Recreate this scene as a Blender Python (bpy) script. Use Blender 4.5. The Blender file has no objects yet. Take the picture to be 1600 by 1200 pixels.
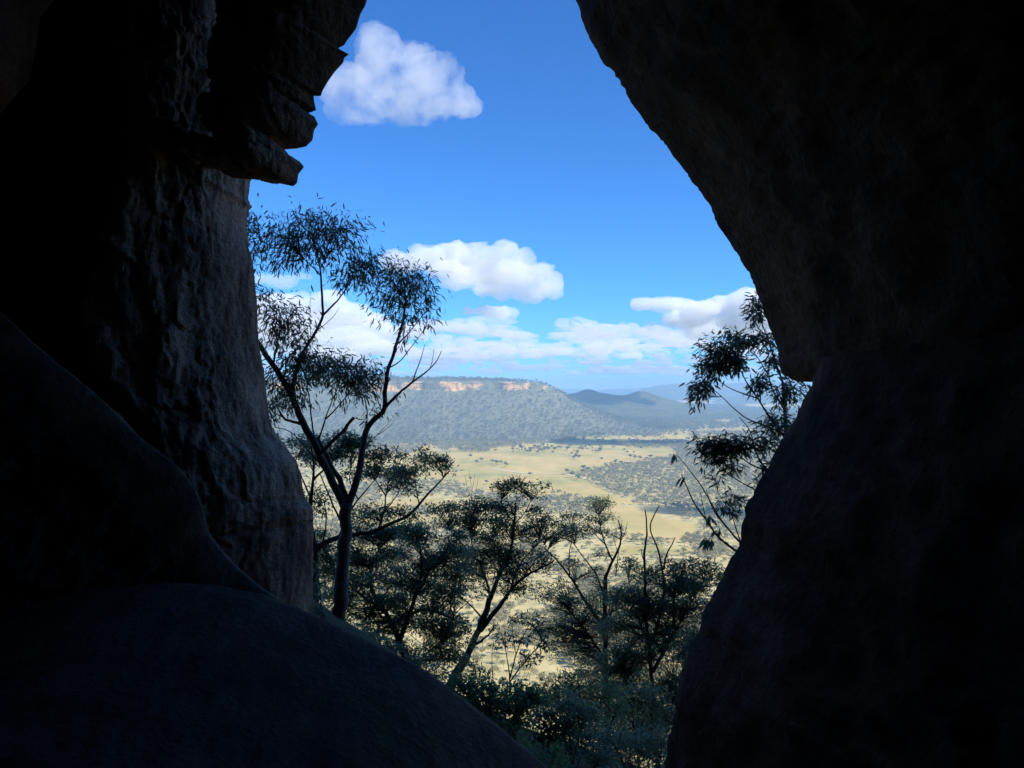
import bpy, math, random
import numpy as np
from mathutils import Vector

# ------------------------------------------------------------------ camera, sky, sun, exposure
scene = bpy.context.scene
F = 1200.0                                   # focal length in photograph pixels (1600 wide)
cam_data = bpy.data.cameras.new('camera')
cam_data.sensor_width = 36.0
cam_data.lens = 36.0 * F / 1600.0
cam_data.clip_start = 0.05
cam_data.clip_end = 200000.0
cam = bpy.data.objects.new('camera', cam_data)
scene.collection.objects.link(cam)
cam.location = (0, 0, 0)
cam.rotation_euler = (math.radians(90), 0, 0)
scene.camera = cam

SUN_EL, SUN_AZ = math.radians(46), math.radians(122)     # azimuth clockwise from +Y (view direction)
TO_SUN = Vector((math.sin(SUN_AZ) * math.cos(SUN_EL), math.cos(SUN_AZ) * math.cos(SUN_EL), math.sin(SUN_EL)))

world = bpy.data.worlds.new('World')
scene.world = world
world.use_nodes = True
wn = world.node_tree
wn.nodes.clear()
sky = wn.nodes.new('ShaderNodeTexSky')
sky.sky_type = 'NISHITA'
sky.sun_disc = False
sky.sun_elevation = SUN_EL
sky.sun_rotation = SUN_AZ
sky.altitude = 900
sky.air_density = 1.0
sky.dust_density = 0.3
sky.ozone_density = 2.2
bg = wn.nodes.new('ShaderNodeBackground')
bg.inputs['Strength'].default_value = 0.082
wo = wn.nodes.new('ShaderNodeOutputWorld')
tint = wn.nodes.new('ShaderNodeMix')            # the photograph's deep blue rendering of the whole clear sky
tint.data_type = 'RGBA'; tint.blend_type = 'MULTIPLY'; tint.inputs[0].default_value = 1.0
tint.inputs[7].default_value = (0.36, 0.95, 1.70, 1)
wn.links.new(sky.outputs[0], tint.inputs[6])
wn.links.new(tint.outputs[2], bg.inputs[0])
wn.links.new(bg.outputs[0], wo.inputs[0])

sun_data = bpy.data.lights.new('sun', 'SUN')
sun_data.energy = 5.0
sun_data.angle = math.radians(0.53)
sun_data.color = (1.0, 0.95, 0.88)
sun = bpy.data.objects.new('sun', sun_data)
scene.collection.objects.link(sun)
sun.rotation_euler = TO_SUN.to_track_quat('Z', 'Y').to_euler()
sun.location = TO_SUN * 300

scene.view_settings.view_transform = 'Standard'
scene.view_settings.look = 'None'
scene.view_settings.gamma = 1.0
scene.view_settings.exposure = 0.55
scene.view_settings.use_curve_mapping = False

cy = scene.cycles
cy.use_denoising = True
cy.denoiser = 'OPENIMAGEDENOISE'
cy.denoising_prefilter = 'ACCURATE'
cy.max_bounces = 16
cy.diffuse_bounces = 5
cy.glossy_bounces = 2
cy.transmission_bounces = 3
cy.transparent_max_bounces = 16
cy.volume_bounces = 14
cy.volume_step_rate = 1.0
cy.volume_max_steps = 256
cy.sample_clamp_indirect = 8.0
cy.caustics_reflective = False
cy.caustics_refractive = False

rng = np.random.default_rng(7)
random.seed(7)
COL = scene.collection

# ------------------------------------------------------------------ helpers
def P(px, py, Y):
    """point of the place seen at a photograph pixel, Y metres in front of the viewer"""
    return np.array([(px - 800.0) / F * Y, Y, (600.0 - py) / F * Y])

def _hash(ix, iy, iz, seed):
    h = (ix.astype(np.uint32) * np.uint32(374761393) + iy.astype(np.uint32) * np.uint32(668265263)
         + iz.astype(np.uint32) * np.uint32(2147483647) + np.uint32(seed * 974711 & 0xffffffff))
    h = (h ^ (h >> np.uint32(13))) * np.uint32(1274126177)
    h = h ^ (h >> np.uint32(16))
    h = (h * np.uint32(2246822519)) ^ (h >> np.uint32(15))
    return (h & np.uint32(0xffffff)).astype(np.float64) / float(0xffffff) * 2 - 1

def noise3(p, seed=0):
    p = np.asarray(p, float)
    f0 = np.floor(p)
    f = p - f0
    i = f0.astype(np.int64)
    u = f * f * f * (f * (f * 6 - 15) + 10)
    out = 0
    for dx in (0, 1):
        wx = u[..., 0] if dx else 1 - u[..., 0]
        for dy in (0, 1):
            wy = u[..., 1] if dy else 1 - u[..., 1]
            for dz in (0, 1):
                wz = u[..., 2] if dz else 1 - u[..., 2]
                out = out + wx * wy * wz * _hash(i[..., 0] + dx, i[..., 1] + dy, i[..., 2] + dz, seed)
    return out

def fbm(p, octaves=4, seed=0, gain=0.5):
    p = np.asarray(p, float)
    a, s, t = 1.0, 0.0, 0.0
    for o in range(octaves):
        s = s + a * noise3(p * (2.03 ** o) + 13.7 * o, seed + o)
        t += a
        a *= gain
    return s / t

def ridged(p, octaves=4, seed=0, gain=0.5):
    a, s, t = 1.0, 0.0, 0.0
    for o in range(octaves):
        s = s + a * (1 - 2 * np.abs(noise3(p * (2.03 ** o) + 7.1 * o, seed + o)))
        t += a
        a *= gain
    return s / t

def mesh_np(name, V, faces, mat=None, smooth=True):
    """mesh from a vertex array and a list of (n,k) index arrays"""
    me = bpy.data.meshes.new(name)
    V = np.ascontiguousarray(V, dtype=np.float32)
    me.vertices.add(len(V))
    me.vertices.foreach_set('co', V.ravel())
    idx = np.concatenate([np.asarray(f, dtype=np.int32).ravel() for f in faces])
    tot = np.concatenate([np.full(len(f), np.asarray(f).shape[1], dtype=np.int32) for f in faces])
    start = np.concatenate([[0], np.cumsum(tot)[:-1]]).astype(np.int32)
    me.loops.add(len(idx))
    me.loops.foreach_set('vertex_index', idx)
    me.polygons.add(len(tot))
    me.polygons.foreach_set('loop_start', start)
    me.update(calc_edges=True)
    me.validate()
    me.polygons.foreach_set('use_smooth', np.full(len(me.polygons), smooth, dtype=bool))
    if mat:
        me.materials.append(mat)
    return me

def link(name, me, parent=None, loc=None):
    o = bpy.data.objects.new(name, me)
    COL.objects.link(o)
    if parent:
        o.parent = parent
    if loc is not None:
        o.location = loc
    return o

def tag(o, label=None, cat=None, group=None, kind=None):
    if label: o['label'] = label
    if cat: o['category'] = cat
    if group: o['group'] = group
    if kind: o['kind'] = kind
    return o

def grid_faces(nu, nv, wrap_v=False):
    i = np.arange(nu - 1)[:, None]
    j = np.arange(nv if wrap_v else nv - 1)[None, :]
    j2 = (j + 1) % nv
    a = i * nv + j; b = i * nv + j2; c = (i + 1) * nv + j2; d = (i + 1) * nv + j
    return np.stack([a, b, c, d], -1).reshape(-1, 4)

def resample(pts, n, smooth=0):
    """n points evenly along a polyline (any dimension)"""
    pts = np.asarray(pts, float)
    for _ in range(smooth):                       # Chaikin corner cutting
        q = pts[:-1] * 0.75 + pts[1:] * 0.25
        r = pts[:-1] * 0.25 + pts[1:] * 0.75
        m = np.empty((len(q) * 2, pts.shape[1])); m[0::2] = q; m[1::2] = r
        pts = np.vstack([pts[:1], m, pts[-1:]])
    seg = np.linalg.norm(np.diff(pts[:, :3], axis=0), axis=1)
    t = np.concatenate([[0], np.cumsum(seg)])
    s = np.linspace(0, t[-1], n)
    return np.stack([np.interp(s, t, pts[:, k]) for k in range(pts.shape[1])], 1)

# ------------------------------------------------------------------ materials
def new_mat(name):
    m = bpy.data.materials.new(name)
    m.use_nodes = True
    nt = m.node_tree
    return m, nt, nt.nodes['Principled BSDF']

def N(nt, kind, **kw):
    n = nt.nodes.new(kind)
    for k, v in kw.items():
        if hasattr(n, k):
            setattr(n, k, v)
        else:
            n.inputs[k.replace('_', ' ')].default_value = v
    return n

def ramp(nt, fac, stops):
    r = nt.nodes.new('ShaderNodeValToRGB')
    e = r.color_ramp.elements
    while len(e) < len(stops):
        e.new(0.5)
    for k, (p, c) in enumerate(stops):
        e[k].position = p
        e[k].color = tuple(c) + (1,) if len(c) == 3 else c
    nt.links.new(fac, r.inputs[0])
    return r

def mapping(nt, scale, coord='Object', rot=(0, 0, 0)):
    tc = nt.nodes.new('ShaderNodeTexCoord')
    mp = nt.nodes.new('ShaderNodeMapping')
    mp.inputs['Scale'].default_value = scale
    mp.inputs['Rotation'].default_value = rot
    nt.links.new(tc.outputs[coord], mp.inputs[0])
    return mp.outputs[0]

def noise(nt, vec, scale, detail=6, rough=0.55, dist=0.0):
    n = nt.nodes.new('ShaderNodeTexNoise')
    n.inputs['Scale'].default_value = scale
    n.inputs['Detail'].default_value = detail
    n.inputs['Roughness'].default_value = rough
    n.inputs['Distortion'].default_value = dist
    nt.links.new(vec, n.inputs['Vector'])
    return n.outputs['Fac']

def mix(nt, fac, a, b, mode='MIX'):
    m = nt.nodes.new('ShaderNodeMix')
    m.data_type = 'RGBA'
    m.blend_type = mode
    if hasattr(fac, 'links'): nt.links.new(fac, m.inputs[0])
    else: m.inputs[0].default_value = fac
    for s, v in ((6, a), (7, b)):
        if hasattr(v, 'links'): nt.links.new(v, m.inputs[s])
        else: m.inputs[s].default_value = tuple(v) + (1,)
    return m.outputs[2]

def sandstone(name, base, dark, pale, moss=0.0, streak=(7, 7, 0.9), relief=0.06):
    m, nt, b = new_mat(name)
    v = mapping(nt, (1, 1, 1))
    vs = mapping(nt, streak)
    big = noise(nt, v, 0.9, 4)
    st = noise(nt, vs, 1.0, 6, 0.6, 0.6)
    fine = noise(nt, v, 22, 8, 0.65)
    c = ramp(nt, big, [(0.32, dark), (0.55, base), (0.75, pale)]).outputs[0]
    stain = ramp(nt, st, [(0.38, (0.28, 0.26, 0.25)), (0.56, (1, 1, 1))]).outputs[0]
    c = mix(nt, 0.9, c, stain, 'MULTIPLY')
    grit = ramp(nt, fine, [(0.3, (0.6, 0.6, 0.6)), (0.7, (1.25, 1.22, 1.18))]).outputs[0]
    c = mix(nt, 0.9, c, grit, 'MULTIPLY')
    if moss:
        mm = ramp(nt, noise(nt, v, 2.3, 7, 0.6), [(0.58, (0, 0, 0)), (0.68, (moss, moss, moss))]).outputs[0]
        c = mix(nt, mm, c, (0.05, 0.085, 0.03))
    lich = ramp(nt, noise(nt, v, 9, 5, 0.7), [(0.70, (0, 0, 0)), (0.74, (0.5, 0.5, 0.5))]).outputs[0]
    c = mix(nt, lich, c, (0.42, 0.40, 0.36))
    nt.links.new(c, b.inputs['Base Color'])
    b.inputs['Roughness'].default_value = 0.88
    b.inputs['Specular IOR Level'].default_value = 0.25
    bp = nt.nodes.new('ShaderNodeBump')
    bp.inputs['Strength'].default_value = 0.9
    bp.inputs['Distance'].default_value = relief
    hm = nt.nodes.new('ShaderNodeMath'); hm.operation = 'ADD'
    nt.links.new(st, hm.inputs[0]); nt.links.new(fine, hm.inputs[1])
    nt.links.new(hm.outputs[0], bp.inputs['Height'])
    nt.links.new(bp.outputs[0], b.inputs['Normal'])
    return m

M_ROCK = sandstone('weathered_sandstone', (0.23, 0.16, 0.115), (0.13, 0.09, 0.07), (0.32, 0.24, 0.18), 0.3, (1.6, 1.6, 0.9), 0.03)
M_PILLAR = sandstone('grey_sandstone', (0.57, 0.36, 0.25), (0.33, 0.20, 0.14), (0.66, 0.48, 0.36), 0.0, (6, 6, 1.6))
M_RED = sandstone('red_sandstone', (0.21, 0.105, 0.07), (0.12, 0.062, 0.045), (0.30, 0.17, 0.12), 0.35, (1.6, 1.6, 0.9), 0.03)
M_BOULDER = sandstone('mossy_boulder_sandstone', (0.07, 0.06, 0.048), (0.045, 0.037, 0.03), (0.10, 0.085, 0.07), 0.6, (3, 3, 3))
M_FLOOR_SHADED_WALL = sandstone('floor_and_shaded_wall_sandstone', (0.06, 0.047, 0.04), (0.035, 0.03, 0.025), (0.09, 0.07, 0.06), 0.5, (3, 3, 3))

def foliage(name, c1, c2, gloss=0.45, trans=0.25, vary=0.35):
    m, nt, b = new_mat(name)
    oi = nt.nodes.new('ShaderNodeObjectInfo')
    geo = nt.nodes.new('ShaderNodeNewGeometry')
    add = nt.nodes.new('ShaderNodeMath'); add.operation = 'ADD'
    nt.links.new(geo.outputs['Random Per Island'], add.inputs[0])
    nt.links.new(oi.outputs['Random'], add.inputs[1])
    half = nt.nodes.new('ShaderNodeMath'); half.operation = 'MULTIPLY'; half.inputs[1].default_value = 0.5
    nt.links.new(add.outputs[0], half.inputs[0])
    r = ramp(nt, half.outputs[0], [(0.15, c1), (0.85, c2)])
    nt.links.new(r.outputs[0], b.inputs['Base Color'])
    b.inputs['Roughness'].default_value = gloss
    b.inputs['Specular IOR Level'].default_value = 0.5
    tr = nt.nodes.new('ShaderNodeBsdfTranslucent')
    nt.links.new(r.outputs[0], tr.inputs[0])
    ms = nt.nodes.new('ShaderNodeMixShader')
    ms.inputs[0].default_value = trans
    nt.links.new(b.outputs[0], ms.inputs[1]); nt.links.new(tr.outputs[0], ms.inputs[2])
    nt.links.new(ms.outputs[0], nt.nodes['Material Output'].inputs[0])
    return m

M_LEAF = foliage('gum_leaf', (0.09, 0.125, 0.085), (0.18, 0.22, 0.155), 0.34, 0.62)
M_LEAF_DEEP = foliage('dense_gum_leaf', (0.12, 0.175, 0.10), (0.225, 0.285, 0.175), 0.36, 0.70)
M_LEAF_SHRUB = foliage('shrub_leaf', (0.10, 0.19, 0.075), (0.19, 0.29, 0.13), 0.4, 0.62)
M_FOREST = foliage('forest_canopy', (0.20, 0.20, 0.11), (0.40, 0.37, 0.22), 0.7, 0.4)
M_FOREST_DARK = foliage('slope_forest_canopy', (0.13, 0.145, 0.10), (0.22, 0.225, 0.155), 0.7, 0.3)

def bark_mat(name, c1, c2):
    m, nt, b = new_mat(name)
    v = mapping(nt, (14, 14, 2.5))
    f = noise(nt, v, 1.0, 6, 0.6, 0.5)
    c = ramp(nt, f, [(0.35, c1), (0.65, c2)]).outputs[0]
    nt.links.new(c, b.inputs['Base Color'])
    b.inputs['Roughness'].default_value = 0.75
    bp = nt.nodes.new('ShaderNodeBump'); bp.inputs['Strength'].default_value = 0.5; bp.inputs['Distance'].default_value = 0.01
    nt.links.new(f, bp.inputs['Height']); nt.links.new(bp.outputs[0], b.inputs['Normal'])
    return m
M_BARK = bark_mat('gum_bark', (0.022, 0.019, 0.016), (0.07, 0.06, 0.05))
M_BARK_PALE = bark_mat('pale_gum_bark', (0.11, 0.10, 0.09), (0.27, 0.25, 0.23))
M_DEADWOOD = bark_mat('dead_wood', (0.10, 0.085, 0.075), (0.22, 0.20, 0.18))

# ------------------------------------------------------------------ cave rocks
def loft_rock(name, S, section, out, mat, nu=220, nv=150, amp=0.05, seed=1, strata=0.0, stretch=(1, 1, 1),
              rim_noise=1.0, smooth=1, grooves=(), rimk=1.0, widths=None, blocky=0.0, bfreq=(2.6, 2.6, 3.6)):
    """solid rock: a curve S of (px, py, Y) along its edge towards the opening, swept with a closed cross-section
    of (outward metres, depth metres); out = outward direction (x, z) at the curve's start and end"""
    S = np.array([P(*s) for s in S])
    S = resample(S, nu, smooth)
    sec = np.array(section, float)
    sec = np.vstack([sec, sec[:1]])
    sec = resample(np.c_[sec, np.zeros(len(sec))], nv + 1, 2)[:-1, :2]
    sec[:, 0] -= sec[:, 0].min()
    t = np.linspace(0, 1, nu)
    outs = np.array(out, float)
    ot = np.linspace(0, 1, len(outs))
    od = np.stack([np.interp(t, ot, outs[:, 0]), np.interp(t, ot, outs[:, 1])], 1)
    od /= np.linalg.norm(od, axis=1)[:, None]
    dsc = np.ones(nu)
    if widths is not None:
        dsc = np.interp(600 - S[:, 2] / S[:, 1] * F, [w_[0] for w_ in widths], [w_[1] for w_ in widths])
    ks = max(5, nu // 9) | 1
    ker = np.hanning(ks + 2)[1:-1]; ker /= ker.sum()
    S2 = np.stack([np.convolve(np.pad(S[:, c], ks // 2, mode='edge'), ker, 'valid') for c in range(3)], 1)
    wS = np.clip(sec[:, 0] / 0.5, 0, 1)[None, :, None] ** 0.7
    SS = S[:, None, :] * (1 - wS) + S2[:, None, :] * wS
    V = np.empty((nu, nv, 3))
    V[..., 0] = SS[..., 0] + od[:, None, 0] * sec[None, :, 0] * dsc[:, None]
    V[..., 1] = SS[..., 1] + sec[None, :, 1]
    V[..., 2] = SS[..., 2] + od[:, None, 1] * sec[None, :, 0] * dsc[:, None]
    du = np.gradient(V, axis=0)
    dv = (np.roll(V, -1, 1) - np.roll(V, 1, 1)) / 2
    nrm = np.cross(du, dv)
    nrm /= np.linalg.norm(nrm, axis=-1)[..., None] + 1e-9
    cen = V.mean(axis=(0, 1))
    if np.mean(np.sum(nrm * (V - cen), -1)) < 0:
        nrm = -nrm
    Q = V * np.array(stretch)
    away = np.clip(np.abs(sec[:, 0]) / 0.5, 0, 1)[None, :]           # keep the traced edge, free the faces
    crack = np.exp(-(np.abs(noise3(Q * np.array([1.6, 1.6, 0.9]) + 0.35 * np.stack([fbm(Q * 3, 2, seed + 61)] * 3, -1), seed + 60)) / 0.035) ** 2)
    h = -amp * 0.8 * crack * away + amp * 1.6 * fbm(Q * 1.1, 3, seed) * away + amp * 0.9 * ridged(Q * 2.7, 4, seed + 11) * (0.25 + 0.75 * away) \
        + amp * 0.5 * ridged(Q * 7, 4, seed + 23) * rim_noise * (0.4 + 0.6 * away) + amp * 0.28 * ridged(Q * 24, 3, seed + 31)
    if blocky:                                   # broken blocks: flat offsets with sharp joints between them
        for q_, (sc_, am_) in enumerate(((1.0, 1.0), (2.3, 0.5), (4.9, 0.3))):
            W = V * np.array(bfreq) * sc_ + 0.35 * np.stack([fbm(V * 1.9 * sc_ + 17 * c, 3, seed + 70 + c) for c in range(3)], -1)
            W = W + np.stack([0.3 * W[..., 2], 0 * W[..., 0], 0.25 * W[..., 0]], -1)
            iw = np.floor(W).astype(np.int64)
            h = h + blocky * am_ * _hash(iw[..., 0], iw[..., 1], iw[..., 2], seed + 80 + q_) * (0.3 + 0.7 * away) * away ** 0.5
    h = h * (rimk + (1 - rimk) * away)
    if strata:
        zz = V[..., 2] + 0.08 * fbm(V * 0.8, 2, seed + 5)
        h = h + strata * np.sign(noise3(np.stack([zz * 0, zz * 0, zz * 7.0], -1), seed + 3)) * 0.5 * away
    for (gz, gd, gw, tilt) in grooves:
        zz = V[..., 2] - gz - tilt * V[..., 0] + 0.05 * fbm(V * 1.7, 3, seed + 9)
        h = h - gd * np.exp(-(zz / gw) ** 2)
    V = V + nrm * h[..., None]
    faces = [grid_faces(nu, nv, True)]
    VV = np.vstack([V.reshape(-1, 3), V[0].mean(0)[None], V[-1].mean(0)[None]])
    a = np.arange(nv); b = (a + 1) % nv
    n0 = nu * nv
    faces.append(np.stack([np.full(nv, n0), b, a], 1))
    faces.append(np.stack([np.full(nv, n0 + 1), a + (nu - 1) * nv, b + (nu - 1) * nv], 1))
    base = np.array([VV[:, 0].mean(), VV[:, 1].mean(), VV[:, 2].min()])
    me = mesh_np(name, VV - base, faces, mat)
    o = link(name, me, loc=base)
    return o

WALL_SEC = [(0, 0), (0.12, -0.35), (0.42, -1.1), (0.85, -2.1), (1.35, -3.4), (2.0, -5.0), (4.2, -5.2), (4.6, -1.0), (4.4, 1.6),
            (2.2, 1.5), (0.95, 1.0), (0.32, 0.45), (0.07, 0.16)]

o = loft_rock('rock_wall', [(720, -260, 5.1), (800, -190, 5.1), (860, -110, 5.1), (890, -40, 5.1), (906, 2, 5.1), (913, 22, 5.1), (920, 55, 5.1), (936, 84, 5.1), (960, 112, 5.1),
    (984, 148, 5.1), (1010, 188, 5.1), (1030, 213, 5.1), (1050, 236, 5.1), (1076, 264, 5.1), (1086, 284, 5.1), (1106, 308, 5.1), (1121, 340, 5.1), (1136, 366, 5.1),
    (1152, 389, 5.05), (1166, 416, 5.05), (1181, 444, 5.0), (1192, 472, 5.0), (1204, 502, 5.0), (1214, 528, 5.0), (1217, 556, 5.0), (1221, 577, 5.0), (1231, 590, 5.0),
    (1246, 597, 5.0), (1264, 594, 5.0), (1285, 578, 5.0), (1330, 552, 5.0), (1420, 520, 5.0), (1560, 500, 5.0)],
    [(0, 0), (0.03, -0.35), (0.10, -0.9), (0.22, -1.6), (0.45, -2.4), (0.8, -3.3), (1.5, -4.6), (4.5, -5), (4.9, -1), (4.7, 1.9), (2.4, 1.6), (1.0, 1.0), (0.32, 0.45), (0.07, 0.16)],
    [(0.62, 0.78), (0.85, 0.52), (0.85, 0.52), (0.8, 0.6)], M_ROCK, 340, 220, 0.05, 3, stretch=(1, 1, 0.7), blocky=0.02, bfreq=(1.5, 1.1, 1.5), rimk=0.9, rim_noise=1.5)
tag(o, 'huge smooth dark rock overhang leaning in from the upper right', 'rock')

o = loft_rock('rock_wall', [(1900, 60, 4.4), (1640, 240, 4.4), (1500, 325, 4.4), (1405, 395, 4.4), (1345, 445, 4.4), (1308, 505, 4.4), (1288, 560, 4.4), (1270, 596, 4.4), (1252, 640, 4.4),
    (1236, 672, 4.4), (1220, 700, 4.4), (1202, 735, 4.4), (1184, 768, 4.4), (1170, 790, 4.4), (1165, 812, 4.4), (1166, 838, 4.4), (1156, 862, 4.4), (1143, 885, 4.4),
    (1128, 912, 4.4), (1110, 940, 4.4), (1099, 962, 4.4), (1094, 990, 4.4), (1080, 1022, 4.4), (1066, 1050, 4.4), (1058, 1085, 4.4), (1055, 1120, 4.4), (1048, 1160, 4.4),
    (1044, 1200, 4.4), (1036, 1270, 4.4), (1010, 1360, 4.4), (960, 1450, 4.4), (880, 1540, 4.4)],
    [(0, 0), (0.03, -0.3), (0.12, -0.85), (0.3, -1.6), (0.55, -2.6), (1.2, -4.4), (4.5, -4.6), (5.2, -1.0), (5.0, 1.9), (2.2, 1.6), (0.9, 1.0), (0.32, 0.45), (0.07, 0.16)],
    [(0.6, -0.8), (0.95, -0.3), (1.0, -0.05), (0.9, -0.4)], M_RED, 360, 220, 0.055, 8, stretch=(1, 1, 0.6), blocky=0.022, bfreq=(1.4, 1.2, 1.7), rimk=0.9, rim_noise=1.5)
tag(o, 'reddish dark rock wall filling the lower right below the smooth overhang', 'rock')

o = loft_rock('rock_overhang', [(790, -260, 6.6), (700, -190, 6.6), (640, -120, 6.6), (600, -60, 6.6), (578, -20, 6.6), (571, 8, 6.6), (563, 22, 6.6), (556, 45, 6.6), (546, 58, 6.6), (538, 70, 6.6), (522, 79, 6.6),
    (534, 79, 6.6), (545, 85, 6.6), (538, 90, 6.6), (536, 98, 6.6), (523, 112, 6.6), (513, 126, 6.6), (504, 141, 6.6), (501, 150, 6.6), (490, 149, 6.6), (491, 160, 6.6), (494, 172, 6.6), (481, 177, 6.6),
    (491, 182, 6.6), (497, 194, 6.6), (491, 203, 6.6), (488, 219, 6.6), (478, 229, 6.6), (464, 232, 6.6), (444, 233, 6.6), (454, 245, 6.6), (468, 252, 6.6), (475, 261, 6.6), (466, 272, 6.6), (464, 286, 6.6), (458, 291, 6.6), (446, 288, 6.6),
    (432, 282, 6.6), (410, 281, 6.6), (382, 279, 6.6), (360, 272, 6.65), (330, 262, 6.7)],
    [(0, 0), (0.12, -0.10), (0.34, -0.22), (0.6, -0.26), (0.85, -0.15), (1.0, 0.10), (1.03, 0.4), (0.95, 0.75), (0.7, 0.6), (0.4, 0.32), (0.15, 0.14), (0.04, 0.05)],
    [(-0.8, 0.6), (-0.92, 0.38), (-0.9, 0.44), (-0.85, 0.52)], M_PILLAR, 460, 220, 0.05, 15, stretch=(1, 1, 0.45), smooth=0, rim_noise=0.6, rimk=0.12, widths=((-300, 3.2), (-100, 2.4), (0, 1.5), (80, 1.25), (150, 1.05), (230, 0.85), (290, 0.7), (340, 0.6)), blocky=0.04, bfreq=(3.2, 2.6, 2.2))
tag(o, 'jagged toothed rock overhang at the upper left beside the white cloud', 'rock')

o = loft_rock('rock_pillar', [(430, -560, 7.8), (420, -300, 7.8), (410, -100, 7.8), (402, 60, 7.8), (392, 200, 7.8), (384, 262, 7.8), (381, 290, 7.8), (380, 322, 7.8), (375, 346, 7.8), (384, 378, 7.8), (394, 408, 7.8), (398, 450, 7.8),
    (401, 490, 7.8), (402, 530, 7.8), (409, 568, 7.8), (414, 605, 7.8), (418, 640, 7.8), (425, 682, 7.8), (446, 698, 7.75), (462, 720, 7.7), (470, 748, 7.7), (476, 780, 7.7), (488, 792, 7.7), (491, 805, 7.7), (489, 840, 7.7),
    (488, 890, 7.7), (488, 950, 7.7), (492, 1020, 7.7), (500, 1120, 7.7)],
    [(0, 0), (0.05, -0.16), (0.2, -0.40), (0.45, -0.62), (0.75, -0.80), (0.93, -0.88), (1.0, -0.84), (1.03, -0.7), (1.04, -0.3), (1.03, 0.4), (0.9, 1.1), (0.55, 1.2), (0.2, 0.55), (0.05, 0.14)],
    [(-1, 0.05), (-1, 0.0), (-1, 0.05)], M_PILLAR, 480, 260, 0.045, 21, stretch=(1.2, 1.2, 0.4), blocky=0.04, bfreq=(3.4, 2.6, 1.7), rimk=0.5, widths=((-500, 1.6), (-100, 1.2), (0, 1.12), (80, 1.02), (150, 0.95), (240, 0.80), (350, 0.80), (420, 1.02), (470, 1.22), (505, 1.30), (545, 1.27), (610, 1.12), (680, 1.02), (740, 1.15), (900, 1.5), (1100, 1.7)),
    grooves=((-1.30, 0.045, 0.012, 0.03), (-1.40, 0.035, 0.010, 0.0), (-1.24, 0.02, 0.010, -0.05), (-1.06, 0.03, 0.012, 0.12), (0.35, -0.03, 0.03, -0.55)))
tag(o, 'grey streaked sandstone pillar on the left, beside the tall gum tree', 'rock')

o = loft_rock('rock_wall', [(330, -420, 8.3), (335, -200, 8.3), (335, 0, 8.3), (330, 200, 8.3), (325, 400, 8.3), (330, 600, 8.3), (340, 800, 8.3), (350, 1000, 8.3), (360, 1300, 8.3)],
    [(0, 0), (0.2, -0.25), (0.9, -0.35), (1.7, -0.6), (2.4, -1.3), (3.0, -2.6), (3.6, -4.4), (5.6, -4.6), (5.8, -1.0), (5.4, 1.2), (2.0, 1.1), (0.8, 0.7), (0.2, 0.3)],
    [(-1, 0.1), (-1, 0), (-1, -0.1)], M_FLOOR_SHADED_WALL, 240, 160, 0.06, 33, stretch=(1, 1, 0.5))  # wall faces away from the opening; its shade is put into the dark colour
tag(o, 'black shadowed cave wall at the far left beyond the grey pillar edge', 'rock')

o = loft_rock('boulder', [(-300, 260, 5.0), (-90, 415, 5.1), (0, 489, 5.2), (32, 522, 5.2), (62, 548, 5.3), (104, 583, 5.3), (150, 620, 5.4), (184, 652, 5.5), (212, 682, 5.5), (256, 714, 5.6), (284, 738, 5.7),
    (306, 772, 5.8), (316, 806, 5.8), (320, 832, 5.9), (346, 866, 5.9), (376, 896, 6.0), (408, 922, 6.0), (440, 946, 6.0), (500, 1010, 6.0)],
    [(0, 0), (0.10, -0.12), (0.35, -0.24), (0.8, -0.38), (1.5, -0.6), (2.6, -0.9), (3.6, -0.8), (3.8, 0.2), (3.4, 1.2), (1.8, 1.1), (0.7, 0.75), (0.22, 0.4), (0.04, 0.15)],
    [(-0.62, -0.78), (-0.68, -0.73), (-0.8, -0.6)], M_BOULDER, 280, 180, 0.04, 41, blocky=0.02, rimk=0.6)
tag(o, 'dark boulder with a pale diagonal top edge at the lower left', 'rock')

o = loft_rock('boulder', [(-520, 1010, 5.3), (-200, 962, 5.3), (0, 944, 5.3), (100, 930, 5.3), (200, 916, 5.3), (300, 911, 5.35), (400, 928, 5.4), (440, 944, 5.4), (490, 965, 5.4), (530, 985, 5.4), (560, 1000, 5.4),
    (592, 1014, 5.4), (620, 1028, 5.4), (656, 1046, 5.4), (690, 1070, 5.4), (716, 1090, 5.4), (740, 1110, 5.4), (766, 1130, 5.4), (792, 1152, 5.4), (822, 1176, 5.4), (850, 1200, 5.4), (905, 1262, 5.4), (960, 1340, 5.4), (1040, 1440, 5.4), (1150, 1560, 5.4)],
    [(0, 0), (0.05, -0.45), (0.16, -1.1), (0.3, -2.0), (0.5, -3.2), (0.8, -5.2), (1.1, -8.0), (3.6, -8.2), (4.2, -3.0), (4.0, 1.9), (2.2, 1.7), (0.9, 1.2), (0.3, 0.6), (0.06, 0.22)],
    [(0, -1), (-0.1, -1), (-0.25, -1), (-0.5, -0.9)], M_FLOOR_SHADED_WALL, 340, 200, 0.04, 52, blocky=0.015, bfreq=(1.6, 1.6, 2.5), rimk=0.6)
tag(o, 'broad black humped boulder forming the cave floor across the bottom left', 'rock')

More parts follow.
